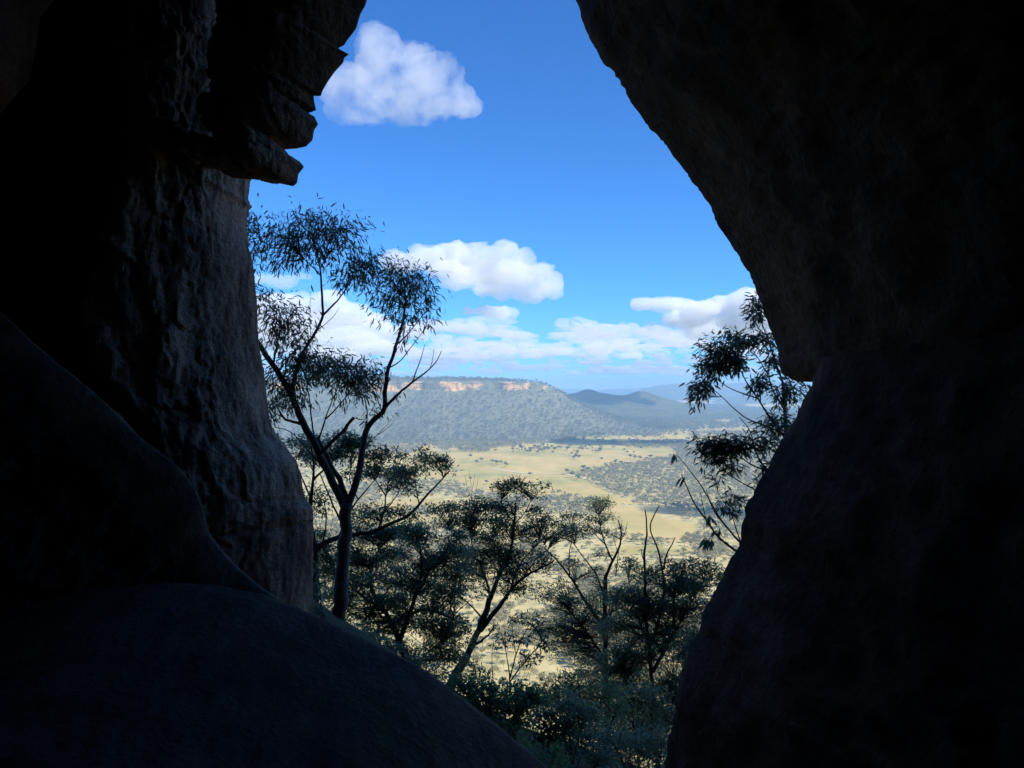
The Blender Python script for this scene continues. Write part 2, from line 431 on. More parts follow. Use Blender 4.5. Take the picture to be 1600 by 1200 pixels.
# the cliff that holds the cave: outer face, tunnel and closed back, one solid mass of sandstone
def build_cliff():
    n = 128
    th = np.linspace(0, 2 * np.pi, n, endpoint=False)
    def ring_sq(x0, x1, z0, z1, Y):
        c, s = np.cos(th), np.sin(th)
        k = 1.0 / np.maximum(np.abs(c), np.abs(s))
        return np.stack([np.where(c > 0, c * k * x1, -c * k * x0), np.full(n, Y), np.where(s > 0, s * k * z1, -s * k * z0)], 1)
    def ring_el(cx, cz, rx, rz, Y):
        r = np.stack([cx + rx * np.cos(th), np.full(n, Y), cz + rz * np.sin(th)], 1)
        w = fbm(r * 0.7, 3, 77)
        r[:, 0] += (r[:, 0] - cx) * 0.12 * w
        r[:, 2] += (r[:, 2] - cz) * 0.12 * w
        return r
    rings = [np.tile(np.array([[0.3, -7.2, 0.2]]), (n, 1)) + 0.02 * ring_el(0, 0, 1, 1, 0)]
    for (rx, rz, Y) in ((2.2, 2.2, -7.0), (4.2, 3.6, -5.5), (5.2, 4.4, -2.5), (5.4, 4.8, 1.0), (5.2, 5.0, 4.0), (4.9, 5.0, 6.2)):
        rings.append(ring_el(0.1, 0.0, rx, rz, Y))
    rings.append(ring_el(0.1, 0.0, 5.6, 5.8, 7.0))
    for k in np.linspace(0.05, 1, 26) ** 2:
        e = ring_el(0.1, 0, 5.6, 5.8, 7.0)
        q = ring_sq(-230, 260, -60, 39, 5.0)
        r = e * (1 - k) + q * k
        r[:, 1] += 1.2 * fbm(r * 0.12, 5, 90) * min(1, k * 12) - 0.06 * np.clip(r[:, 2], 0, None)
        rings.append(r)
    rings.append(ring_sq(-235, 265, -60, 40, -30))
    rings.append(ring_sq(-235, 265, -60, 42, -160))
    rings.append(ring_sq(-1, 1, -1, 1, -160))
    V = np.array(rings)
    m, n_ = V.shape[:2]
    return mesh_np('cliff', V.reshape(-1, 3), [grid_faces(m, n_, True)], M_ROCK)
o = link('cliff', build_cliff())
tag(o, 'sandstone cliff that holds the dark cave around the view', kind='structure')

# ------------------------------------------------------------------ valley ground
VZ = -260.0
def ground_z(X, Y):
    prof_y = np.array([-400, 5, 8, 11, 14, 20, 28, 40, 100, 200, 300, 500, 800, 1200, 1700, 2500, 40000.0])
    prof_z = np.array([-30, -3.4, -3.0, -3.6, -5.0, -8.0, -15, -27, -78, -142, -180, -218, -242, -254, -260, VZ, VZ])
    z = np.interp(Y, prof_y, prof_z)
    near = np.exp(-np.clip(Y - 8, 0, None) / 15)
    z = z - near * 0.8 * np.clip(X + 2, -1.5, 7)
    p = np.stack([X, Y, X * 0], -1)
    w = np.clip((Y - 150) / 500, 0, 1) * np.clip((30000 - Y) / 20000, 0, 1)
    z = z + w * (7 * fbm(p / 420, 4, 5) + 1.8 * fbm(p / 110, 3, 6))
    z = z + np.clip((Y - 8) / 60, 0, 1) * (1 - w) * 2.0 * fbm(p / 14, 4, 8)
    return z

def poly_mask(px, py, poly):
    poly = np.asarray(poly, float)
    inside = np.zeros(px.shape, bool)
    j = len(poly) - 1
    for i in range(len(poly)):
        xi, yi = poly[i]; xj, yj = poly[j]
        c = ((yi > py) != (yj > py)) & (px < (xj - xi) * (py - yi) / (yj - yi + 1e-9) + xi)
        inside ^= c
        j = i
    return inside

def plan(poly):                     # outlines of paddocks read off the photograph, laid on the valley floor in metres
    return [((px - 800) / F * (-VZ * F / (py - 600)), -VZ * F / (py - 600)) for px, py in poly]

FIELDS = [plan(p) for p in (
    [(540, 712), (600, 703), (642, 693), (668, 690), (690, 706), (735, 697), (800, 696), (860, 692), (905, 690), (885, 677), (905, 672), (960, 674), (1010, 671), (1060, 674),
     (1100, 672), (1180, 670), (1120, 690), (1075, 697), (1052, 708), (1040, 716), (1000, 722), (950, 728), (905, 742), (930, 758), (965, 775), (990, 786), (950, 786), (900, 779), (860, 774),
     (800, 776), (740, 764), (700, 757), (640, 752), (560, 740)],
    [(560, 790), (620, 782), (690, 779), (745, 789), (700, 796), (640, 797), (560, 800)],
    [(560, 815), (620, 812), (690, 806), (720, 812), (690, 824), (620, 830), (560, 830)],
    [(960, 790), (1000, 793), (1040, 806), (1075, 818), (1092, 832), (1070, 842), (1020, 848), (970, 838), (950, 815)],
    [(1083, 658), (1098, 657), (1099, 661), (1084, 661)], [(1115, 659), (1140, 658), (1142, 662), (1118, 663)],
    [(1160, 629), (1260, 624), (1270, 634), (1230, 640), (1165, 637)],
    [(1300, 690), (1600, 680), (1700, 720), (1350, 740)], [(100, 700), (450, 705), (480, 730), (80, 735)],
    [(960, 850), (1060, 856), (1100, 862), (1040, 872), (960, 866)])]
SCRUB = [plan(p) for p in ([(995, 776), (1040, 778), (1180, 790), (1180, 850), (1100, 838), (1085, 822), (1050, 806), (1010, 792)], [(560, 757), (700, 763), (780, 782), (870, 782), (935, 792), (930, 812), (830, 806), (760, 790), (690, 775), (560, 778)])]

def field_mask(X, Y):
    p = np.stack([X, Y, X * 0], -1)
    wx = X + 30 * fbm(p / 90, 4, 61); wy = Y + (20 + 0.02 * Y) * fbm(p / 120, 4, 62)
    m = np.zeros(X.shape, bool)
    for f in FIELDS:
        m |= poly_mask(wx, wy, f)
    return m

def build_ground():
    Y = np.concatenate([[-400, -150, -40, 0, 3], np.geomspace(5, 6000, 330), np.geomspace(6200, 30000, 40)])
    u = np.linspace(-1, 1, 260)
    YY, UU = np.meshgrid(Y, u, indexing='ij')
    XX = UU * (np.clip(YY, 0, None) * 1.05 + 420) * (0.35 + 0.65 * np.abs(UU))
    ZZ = ground_z(XX, YY)
    V = np.stack([XX, YY, ZZ], -1).reshape(-1, 3)
    me = mesh_np('ground', V, [grid_faces(len(Y), len(u))])
    fm = field_mask(XX.ravel(), YY.ravel()).astype(np.float32)
    at = me.attributes.new('paddock', 'FLOAT', 'POINT')
    at.data.foreach_set('value', fm)
    lit = np.clip((140 - YY.ravel()) / 60, 0, 1).astype(np.float32)
    at = me.attributes.new('litter', 'FLOAT', 'POINT')
    at.data.foreach_set('value', lit)
    m, nt, b = new_mat('valley_ground')
    v = mapping(nt, (1, 1, 1))
    a = nt.nodes.new('ShaderNodeAttribute'); a.attribute_name = 'paddock'
    g = noise(nt, v, 0.004, 5, 0.6)
    g2 = noise(nt, mapping(nt, (1, 0.25, 1)), 0.02, 5, 0.6)
    grass = ramp(nt, g, [(0.36, (0.29, 0.275, 0.09)), (0.50, (0.45, 0.35, 0.125)), (0.66, (0.52, 0.38, 0.15))]).outputs[0]
    grass = mix(nt, 0.6, grass, ramp(nt, g2, [(0.35, (0.78, 0.80, 0.72)), (0.65, (1.1, 1.06, 1.0))]).outputs[0], 'MULTIPLY')
    floor = ramp(nt, noise(nt, v, 0.05, 6, 0.65), [(0.36, (0.30, 0.27, 0.12)), (0.52, (0.48, 0.40, 0.18)), (0.68, (0.60, 0.48, 0.23))]).outputs[0]
    c = mix(nt, a.outputs['Fac'], floor, grass)
    a2 = nt.nodes.new('ShaderNodeAttribute'); a2.attribute_name = 'litter'
    litter = ramp(nt, noise(nt, v, 3.0, 7, 0.7), [(0.35, (0.035, 0.04, 0.02)), (0.55, (0.09, 0.075, 0.045)), (0.7, (0.05, 0.08, 0.03))]).outputs[0]
    c = mix(nt, a2.outputs['Fac'], c, litter)
    nt.links.new(c, b.inputs['Base Color'])
    b.inputs['Roughness'].default_value = 0.95
    b.inputs['Specular IOR Level'].default_value = 0.1
    me.materials.append(m)
    return link('ground', me)
tag(build_ground(), 'wide valley floor of golden paddocks and scrub below the cliff', kind='structure')

def track(pts, width):
    w = resample(np.array([(x, y, 0) for x, y in plan(pts)]), 80, 2)[:, :2]
    T = np.gradient(w, axis=0); T /= np.linalg.norm(T, axis=1)[:, None]
    n_ = np.stack([-T[:, 1], T[:, 0]], 1)
    V = []
    for k in (-0.5, 0.5):
        q = w + n_ * width * k
        V.append(np.c_[q, ground_z(q[:, 0], q[:, 1]) + 0.9])
    V = np.stack(V, 1).reshape(-1, 3)
    m, nt, b = new_mat('pale_dirt')
    nt.links.new(ramp(nt, noise(nt, mapping(nt, (1, 1, 1)), 0.05, 5), [(0.3, (0.52, 0.44, 0.27)), (0.7, (0.66, 0.58, 0.40))]).outputs[0], b.inputs['Base Color'])
    b.inputs['Roughness'].default_value = 0.95
    return link('dirt_track', mesh_np('dirt_track', V, [grid_faces(80, 2)], m))
tag(track([(770, 733), (800, 737), (830, 740), (862, 740), (890, 741), (915, 748)], 11), 'pale dirt track crossing the golden paddock', kind='structure')

# ------------------------------------------------------------------ mesa, hills, far ranges
def land_mat(name, c1, c2, scale=0.02, rock=None):
    m, nt, b = new_mat(name)
    v = mapping(nt, (1, 1, 1))
    c = ramp(nt, noise(nt, v, scale, 7, 0.65), [(0.35, c1), (0.65, c2)]).outputs[0]
    if rock:
        geo = nt.nodes.new('ShaderNodeNewGeometry')
        at = nt.nodes.new('ShaderNodeAttribute'); at.attribute_name = 'cliff'
        st = noise(nt, mapping(nt, (0.06, 0.06, 0.02)), 1.0, 6, 0.6)
        rk = ramp(nt, st, [(0.34, (0.20, 0.13, 0.09)), (0.46, (0.56, 0.31, 0.13)), (0.60, (0.68, 0.45, 0.22)), (0.72, (0.74, 0.58, 0.38))]).outputs[0]
        c = mix(nt, at.outputs['Fac'], c, rk)
    nt.links.new(c, b.inputs['Base Color'])
    b.inputs['Roughness'].default_value = 0.95
    b.inputs['Specular IOR Level'].default_value = 0.1
    return m
M_MESA = land_mat('mesa_forest_floor', (0.13, 0.14, 0.09), (0.18, 0.18, 0.12), 0.02, rock=True)
M_HILL = land_mat('hill_forest', (0.05, 0.06, 0.035), (0.12, 0.12, 0.065), 0.012)
M_RANGE = land_mat('far_range_forest', (0.05, 0.06, 0.04), (0.10, 0.10, 0.06), 0.003)

MESA_EDGE = [(-7000, 5200), (-4200, 4600), (-2600, 4380), (-1500, 4300), (-700, 4330), (-250, 4280), (60, 4330), (230, 4440), (285, 4640), (240, 4900), (120, 5400), (-100, 6200), (-500, 7600)]
MESA_PROF = [(1500, -285), (1150, -262), (850, -241), (560, -198), (300, -138), (110, -74), (12, -36), (0, -30), (-5, -14), (-9, 6), (-16, 12), (-60, 21), (-150, 30), (-400, 35), (-1600, 38)]
def mesa_surface(nu=900):
    E = resample(np.c_[np.array(MESA_EDGE, float), np.zeros(len(MESA_EDGE))], nu, 3)[:, :2]
    T = np.gradient(E, axis=0); T /= np.linalg.norm(T, axis=1)[:, None]
    Nn = np.stack([T[:, 1], -T[:, 0]], 1)
    k = 61; ker = np.hanning(k); ker /= ker.sum()
    Ns = np.stack([np.convolve(np.pad(Nn[:, c], k // 2, mode='edge'), ker, 'valid') for c in (0, 1)], 1)
    Ns /= np.linalg.norm(Ns, axis=1)[:, None]
    prof = []
    for (d0, z0), (d1, z1), n in zip(MESA_PROF[:-1], MESA_PROF[1:], (4, 5, 8, 8, 8, 8, 3, 4, 5, 2, 5, 5, 5, 5)):
        for q in range(n):
            f = q / n
            prof.append((d0 + (d1 - d0) * f, z0 + (z1 - z0) * f))
    prof.append(MESA_PROF[-1])
    prof = np.array(prof)
    s = np.arange(nu) / nu * 14000.0
    scal = 62 * fbm(np.stack([s / 210, s * 0, s * 0], -1), 4, 101) + 16 * np.abs(noise3(np.stack([s / 60, s * 0, s * 0], -1), 102))
    d = prof[None, :, 0] + np.zeros((nu, 1))
    wcl = np.exp(-(np.clip(np.abs(prof[:, 0]) - 20, 0, None) / 120) ** 2)
    fac = np.interp(E[:, 0], [-900, 150], [1.0, 0.6]); fac = np.where(E[:, 1] > 4700, 0.6, fac)
    d = np.where(d > 0, d * fac[:, None], d) + scal[:, None] * wcl[None, :]
    X = E[:, None, 0] + Ns[:, None, 0] * d
    Yy = E[:, None, 1] + Ns[:, None, 1] * d
    spur = fbm(np.stack([s / 330, s * 0 + 3, s * 0], -1), 3, 105)
    wt = np.clip(prof[:, 0] / 250, 0, 1) * np.clip((1300 - prof[:, 0]) / 500, 0, 1)
    ztop = np.interp(E[:, 0], [-900, -200, 60, 285], [1.0, 0.8, 0.35, -0.1]); ztop = np.where(E[:, 1] > 4640, -0.1, ztop)
    zp = np.where((prof[None, :, 0] < -9), 6 + (prof[None, :, 1] - 6) * ztop[:, None], prof[None, :, 1])
    Z = zp + 24 * spur[:, None] * wt[None, :]
    low = np.interp(E[:, 0], [150, 290], [0, 1]); low = np.where(E[:, 1] > 4640, 1, low)
    slope_ = np.interp(prof[:, 0], [-400, -150, 12], [-2, -2, -34])
    inr = ((prof[:, 0] < 12) & (prof[:, 0] > -400)).astype(float)
    Z = Z + (slope_[None, :] - Z) * (inr[None, :] * (low ** 0.8)[:, None])
    Z = Z - (12 * low)[:, None] * np.clip((60 - prof[:, 0]) / 60, 0, 1)[None, :]
    pp = np.stack([X, Yy, X * 0], -1)
    Z = Z + 6 * fbm(pp / 130, 4, 106) * np.clip((np.abs(prof[:, 0]) - 15) / 60, 0, 1)[None, :]
    Z = Z + np.clip(-prof[:, 0] / 200, 0, 1)[None, :] * 9 * fbm(pp / 500, 2, 109)
    crag = fbm(np.stack([s / 260, s * 0 + 9, s * 0], -1), 3, 107)[:, None]
    # parts of the cliff line are broken down to forested slopes: lower the wall there
    return E, prof, X, Yy, Z, crag
ME, MPROF, MX, MY, MZ, MCRAG = mesa_surface()
def build_mesa():
    nu, nv = MX.shape
    me = mesh_np('mesa', np.stack([MX, MY, MZ], -1).reshape(-1, 3), [grid_faces(nu, nv)], M_MESA)
    inband = ((MPROF[:, 0] <= 60) & (MPROF[:, 0] >= -30)).astype(float)[None, :]
    px = 800 + MX / MY * F
    edge_noise = 14 * fbm(np.stack([MX / 40, MY / 40, MZ / 25], -1), 3, 120)
    def bare(a, b): return np.clip((px + edge_noise - a) / 6, 0, 1) * np.clip((b - px - edge_noise) / 6, 0, 1)
    c = bare(420, 482) + bare(575, 662) + bare(690, 752) + bare(782, 833) + bare(846, 858) * 0.7 + bare(-2000, 300) - 0.6 * np.clip(fbm(np.stack([MX / 45, MY / 45, MZ / 60], -1), 3, 125) * 3 - 0.4, 0, 1)
    brk = fbm(np.stack([MX / 55, MY / 55, MZ / 14], -1), 4, 123)
    band = np.clip((22 + 30 * brk - np.abs(MZ + 12)) / 6, 0, 1)
    cl = band * np.clip(inband * np.clip(c, 0, 1) * (0.75 + 0.5 * fbm(np.stack([MX / 30, MY / 30, MZ / 18], -1), 3, 121)) * 1.3, 0, 1)
    at = me.attributes.new('cliff', 'FLOAT', 'POINT')
    at.data.foreach_set('value', cl.astype(np.float32).ravel())
    return link('mesa', me), cl
mesa, MCLIFF = build_mesa()
tag(mesa, 'long forested tableland with a band of orange cliffs', kind='structure')

def build_hill(name, cx, cy, top, prof, seed):
    na, nr = 120, 60
    a = np.linspace(0, 2 * np.pi, na, endpoint=False)
    r = np.linspace(0, 1, nr)
    R = prof[-1][0]
    A, RR = np.meshgrid(a, r, indexing='ij')
    X = cx + np.cos(A) * RR * R; Y = cy + np.sin(A) * RR * R
    p = np.stack([X, Y, X * 0], -1)
    rr = RR * R * (1 + 0.22 * fbm(np.stack([np.cos(A) * 1.5, np.sin(A) * 1.5, RR * 0], -1), 3, seed))
    Z = np.interp(rr, [q[0] for q in prof], [q[1] for q in prof]) + 5 * fbm(p / 90, 4, seed + 2) * np.clip(RR * 6, 0, 1)
    Z[:, 0] = Z[:, 0].mean()
    F4 = grid_faces(nr, na, True)
    V = np.stack([X, Y, Z], -1).transpose(1, 0, 2)
    me = mesh_np(name, V.reshape(-1, 3), [F4], M_HILL)
    return link(name, me)
HILLS = [(640, 6500, [(0, -44), (30, -47), (90, -72), (220, -96), (340, -128), (600, -190), (950, -245), (1150, -275)], 131),
         (1130, 6700, [(0, -62), (40, -66), (120, -92), (260, -135), (500, -200), (900, -250), (1100, -275)], 137),
         (880, 6600, [(0, -94), (150, -99), (260, -125), (420, -180), (800, -262), (900, -275)], 151)]
for k, (cx, cy_, pr, sd) in enumerate(HILLS):
    h = build_hill('hill', cx, cy_, 0, pr, sd)
    tag(h, ['dark pointed hill right of the tableland nose', 'paler cone shaped hill right of the dark pointed hill', 'low saddle ridge joining the two pointed hills'][k], kind='structure')

def build_range(name, skyline, Yd, depth, seed):
    """skyline: (px, py) along the crest at distance Yd"""
    n = 260; m = 34
    px = np.linspace(skyline[0][0], skyline[-1][0], n)
    py = np.interp(px, [q[0] for q in skyline], [q[1] for q in skyline])
    X = (px - 800) / F * Yd
    crest = (600 - py) / F * Yd
    v = np.linspace(-1, 1, m)
    VV, XX = np.meshgrid(v, X, indexing='ij')
    YY = Yd + VV * depth + 500 * fbm(np.stack([XX / 3000, XX * 0, XX * 0 + seed], -1), 2, seed)
    prof = (1 - np.abs(VV)) ** 0.8
    spur = ridged(np.stack([XX / 900, YY / 2500, XX * 0], -1), 4, seed + 4)
    Z = -300 + (crest[None, :] + 300) * prof + 70 * spur * np.abs(VV) * (1 - np.abs(VV)) * 2.2 + 12 * fbm(np.stack([XX / 500, YY / 500, XX * 0], -1), 3, seed + 8)
    me = mesh_np(name, np.stack([XX, YY, Z], -1).reshape(-1, 3), [grid_faces(m, n)], M_RANGE)
    return link(name, me)
o = build_range('mountain_range', [(-600, 606), (300, 604), (840, 606), (880, 607), (905, 608), (935, 610), (960, 607), (990, 607), (1015, 606), (1060, 604), (1300, 606), (2200, 606)], 19000, 1800, 201)
tag(o, 'faint pale blue range on the far horizon', kind='structure')
o = build_range('mountain_range', [(985, 618), (1003, 609), (1020, 604), (1035, 601), (1060, 598), (1085, 599), (1110, 597), (1150, 599), (1200, 596), (1260, 599), (1500, 598), (2300, 606)], 13500, 1700, 211)
tag(o, 'big blue mountain range on the right horizon behind the gum branches', kind='structure')
o = build_range('mountain_range', [(1105, 628), (1130, 620), (1165, 617), (1200, 618), (1260, 614), (1400, 612), (1900, 618)], 11000, 900, 223)
tag(o, 'low dark blue ridge in front of the blue mountain range', kind='structure')

# ------------------------------------------------------------------ forests
def proto_tree(name, seed, quads, mat, trunk=True, flat=0.75, spread=0.16):
    """a unit-high eucalypt: lumpy open crown of leaf-spray faces round a forked trunk"""
    r = np.random.default_rng(seed)
    lumps = [(np.array([r.normal(0, spread), r.normal(0, spread), r.uniform(0.5, 0.82)]), r.uniform(0.16, 0.27)) for _ in range(7)]
    V, Fq = [], []
    for k in range(quads):
        c, R = lumps[k % len(lumps)]
        d = r.normal(size=3); d /= np.linalg.norm(d); d[2] = abs(d[2]) * 0.9 - 0.25
        p = c + d * R * r.uniform(0.75, 1.05) * np.array([1, 1, flat])
        n = d + r.normal(0, 0.45, 3); n /= np.linalg.norm(n)
        a = np.cross(n, r.normal(size=3)); a /= np.linalg.norm(a); b = np.cross(n, a)
        s = r.uniform(0.04, 0.085) * (150 / quads) ** 0.33
        b0 = len(V)
        V += [p - a * s, p - b * s * 0.55, p + a * s, p + b * s * 0.55]
        Fq.append((b0, b0 + 1, b0 + 2, b0 + 3))
    me_faces = [np.array(Fq)]
    V = np.array(V)
    nleaf = len(Fq)
    if trunk:
        tv, tf = [], []
        def bar(p, q, w0, w1):
            b0 = len(V) + len(tv)
            for c, w in ((p, w0), (q, w1)):
                for k in range(4):
                    a = k * math.pi / 2
                    tv.append((c[0] + w * math.cos(a), c[1] + w * math.sin(a), c[2]))
            for k in range(4):
                tf.append((b0 + k, b0 + (k + 1) % 4, b0 + 4 + (k + 1) % 4, b0 + 4 + k))
        bar((0, 0, -0.15), (0.02, 0, 0.4), 0.022, 0.016)
        for c, R in lumps[:4]:
            bar((0.02, 0, 0.38), tuple(c), 0.012, 0.006)
        V = np.vstack([V, np.array(tv)])
        me_faces.append(np.array(tf))
    me = mesh_np(name, V, me_faces, mat, smooth=False)
    me.materials.append(M_BARK_PALE)
    mi = np.zeros(len(me.polygons), dtype=np.int32); mi[nleaf:] = 1
    me.polygons.foreach_set('material_index', mi)
    return me

def scatter(name, pts, scale, protos):
    """one mass of trees: instances of a few tree meshes on a point mesh"""
    coll = bpy.data.collections.new(name + '_kinds')
    for me in protos:
        coll.objects.link(bpy.data.objects.new(me.name, me))
    me = bpy.data.meshes.new(name)
    me.vertices.add(len(pts))
    me.vertices.foreach_set('co', np.asarray(pts, np.float32).ravel())
    a = me.attributes.new('size', 'FLOAT', 'POINT'); a.data.foreach_set('value', np.asarray(scale, np.float32))
    o = link(name, me)
    ng = bpy.data.node_groups.new(name + '_nodes', 'GeometryNodeTree')
    ng.interface.new_socket('Geometry', in_out='INPUT', socket_type='NodeSocketGeometry')
    ng.interface.new_socket('Geometry', in_out='OUTPUT', socket_type='NodeSocketGeometry')
    gi = ng.nodes.new('NodeGroupInput'); go = ng.nodes.new('NodeGroupOutput')
    m2p = ng.nodes.new('GeometryNodeMeshToPoints')
    iop = ng.nodes.new('GeometryNodeInstanceOnPoints')
    ci = ng.nodes.new('GeometryNodeCollectionInfo')
    ci.inputs['Collection'].default_value = coll
    ci.inputs['Separate Children'].default_value = True
    ci.inputs['Reset Children'].default_value = True
    at = ng.nodes.new('GeometryNodeInputNamedAttribute'); at.data_type = 'FLOAT'; at.inputs['Name'].default_value = 'size'
    rv = ng.nodes.new('FunctionNodeRandomValue'); rv.data_type = 'FLOAT_VECTOR'
    rv.inputs['Min'].default_value = (-0.06, -0.06, 0); rv.inputs['Max'].default_value = (0.06, 0.06, 6.283)
    L = ng.links.new
    L(gi.outputs[0], m2p.inputs['Mesh']); L(m2p.outputs[0], iop.inputs['Points'])
    L(ci.outputs[0], iop.inputs['Instance'])
    iop.inputs['Pick Instance'].default_value = True
    L(rv.outputs[0], iop.inputs['Rotation'])
    L(at.outputs[0], iop.inputs['Scale'])
    L(iop.outputs[0], go.inputs[0])
    md = o.modifiers.new('trees', 'NODES'); md.node_group = ng
    return o

FAR_TREES = [proto_tree('far_tree', 300 + k, 60, M_FOREST) for k in range(4)]
SLOPE_TREES = [proto_tree('slope_tree', 320 + k, 60, M_FOREST_DARK) for k in range(4)]
M_SCRUB = foliage('dry_scrub_canopy', (0.27, 0.26, 0.13), (0.52, 0.46, 0.24), 0.7, 0.5)
MID_TREES = [proto_tree('mid_tree', 310 + k, 420, M_SCRUB) for k in range(5)]

# woodland of the valley floor
def valley_points(y0, y1, n, umin=-0.62, umax=0.5):
    Y = np.sqrt(rng.uniform(y0 ** 2, y1 ** 2, n))
    X = rng.uniform(umin, umax, n) * (Y + 60)
    return X, Y
X, Y = valley_points(1250, 4200, 60000)
p = np.stack([X, Y, X * 0], -1)
fm = field_mask(X, Y)
finger = (Y > 2750) & (fbm(p * np.array([1 / 140, 1 / 330, 1]), 4, 405) > np.interp(Y, [2750, 3500], [0.42, 0.02]))
wood = fbm(p * np.array([1 / 260, 1 / 420, 1]), 4, 401)
dense = np.zeros(len(X), bool)
for f in SCRUB:
    dense |= poly_mask(X + 25 * wood, Y + 60 * wood, f)
solid = (wood > -0.04) | dense | ((X > 0.05 * Y) & (Y > 1650))
keep = (~fm & (solid | (rng.uniform(0, 1, len(X)) < 0.10))) | (fm & finger)
X, Y = X[keep], Y[keep]
o = scatter('valley_woodland', np.stack([X, Y, ground_z(X, Y) - 0.5], -1), rng.uniform(8, 17, len(X)), FAR_TREES)
tag(o, 'grey green woodland covering the valley floor between the paddocks', 'woodland', kind='stuff')
X, Y = valley_points(4200, 9500, 42000, -0.05, 0.5)
keep = ~field_mask(X, Y)
X, Y = X[keep], Y[keep]
o = scatter('distant_woodland', np.stack([X, Y, ground_z(X, Y) - 0.5], -1), rng.uniform(14, 28, len(X)), SLOPE_TREES)
tag(o, 'hazy blue grey woodland stretching away below the pointed hills', 'woodland', kind='stuff')
X, Y = valley_points(170, 1300, 15000, -0.75, 0.62)
wood = fbm(np.stack([X / 110, Y / 190, X * 0], -1), 4, 411)
keep = ~field_mask(X, Y) & ((wood > 0.0) | (rng.uniform(0, 1, len(X)) < 0.16))
X, Y = X[keep], Y[keep]
o = scatter('slope_woodland', np.stack([X, Y, ground_z(X, Y) - 0.4], -1), rng.uniform(7, 15, len(X)), MID_TREES)
tag(o, 'sunlit scrubby woodland on the slope below the near gum trees', 'woodland', kind='stuff')

# forest on the mesa and the hills
def mesa_points(n):
    nu, nv = MX.shape
    iu = rng.uniform(nu * 0.16, nu * 0.9, n); iv = rng.uniform(0, nv - 1.001, n)
    # even spread by area: accept by cell size
    a = iu.astype(int); b = iv.astype(int)
    du = np.hypot(MX[a + 1, b] - MX[a, b], MY[a + 1, b] - MY[a, b]); dv = np.hypot(MX[a, b + 1] - MX[a, b], MY[a, b + 1] - MY[a, b])
    acc = rng.uniform(0, 1, n) < np.clip(du * dv / 900, 0, 1)
    acc &= MCLIFF[a, b] < 0.25
    iu, iv, a, b = iu[acc], iv[acc], a[acc], b[acc]
    fu, fv = iu - a, iv - b
    def bl(M): return (M[a, b] * (1 - fu) * (1 - fv) + M[a + 1, b] * fu * (1 - fv) + M[a, b + 1] * (1 - fu) * fv + M[a + 1, b + 1] * fu * fv)
    return np.stack([bl(MX), bl(MY), bl(MZ)], -1), MPROF[b, 0]
pts, dd = mesa_points(130000)
sel = dd > -450
pts = pts[sel]
o = scatter('mesa_forest', pts - np.array([0, 0, 0.6]), rng.uniform(8, 17, len(pts)) * (1 + 0.6 * (rng.uniform(0, 1, len(pts)) > 0.85)), SLOPE_TREES)
tag(o, 'grey green forest clothing the slopes of the tableland', 'forest', kind='stuff')

# single trees in the paddocks
M_PADDOCK = foliage('paddock_tree_leaf', (0.07, 0.08, 0.05), (0.13, 0.14, 0.085), 0.7, 0.15)
PADDOCK_TREE = [proto_tree('paddock_tree', 340 + k, 190, M_PADDOCK, flat=0.9, spread=0.1) for k in range(5)]
spots = []
for (px, py, s) in [(752, 725, 1), (770, 727, 1.1), (776, 729, 1.2), (783, 728, 1), (790, 731, 1), (842, 705, 1.2), (830, 706, 1), (815, 704, 1), (735, 718, 1), (738, 706, 1.1), (745, 703, 1), (720, 706, 0.9),
    (745, 727, 0.9), (828, 745, 0.9), (900, 718, 1.3), (904, 719, 1.1), (896, 719, 1), (940, 720, 1), (912, 736, 1.2), (962, 725, 1.2), (970, 727, 1.1), (980, 728, 1), (985, 716, 1.3), (992, 718, 1.2), (1000, 719, 1),
    (1016, 718, 1.2), (1010, 720, 1.1), (958, 701, 1), (980, 708, 0.9), (1002, 702, 1.1), (990, 708, 0.8), (975, 704, 0.9), (886, 741, 1.2), (894, 746, 1.2), (902, 750, 1), (910, 741, 1.1), (918, 738, 1.1),
    (700, 722, 0.8), (660, 714, 0.9), (650, 742, 0.9), (672, 730, 0.8), (712, 741, 0.8), (760, 757, 0.8), (735, 752, 0.9), (600, 722, 0.9), (620, 716, 1)]:
    spots.append((px, py, s))
rr = random.Random(5)
for k in range(75):
    spots.append((rr.uniform(800, 940), rr.gauss(704, 4.5), rr.uniform(0.6, 1.1)))
for k in range(28):
    spots.append((rr.uniform(640, 860), rr.gauss(701, 3.0), rr.uniform(0.6, 1.0)))
for k in range(36):
    spots.append((rr.uniform(930, 1110), rr.gauss(686, 5), rr.uniform(0.7, 1.2)))
for k, (px, py, s) in enumerate(spots):
    Y = -VZ * F / (py - 600); X = (px - 800) / F * Y
    z = float(ground_z(np.array([X]), np.array([Y]))[0])
    o = link('paddock_tree', PADDOCK_TREE[k % 5], loc=(X, Y, z - 0.3))
    h = 17 * s * rr.uniform(0.9, 1.2)
    o.scale = (h * 1.25, h * 1.25, h); o.rotation_euler = (0, 0, rr.uniform(0, 6.28))
    tag(o, 'small grey green tree dotted on the golden paddocks of the valley floor', 'tree', 'trees dotted over the valley paddocks')

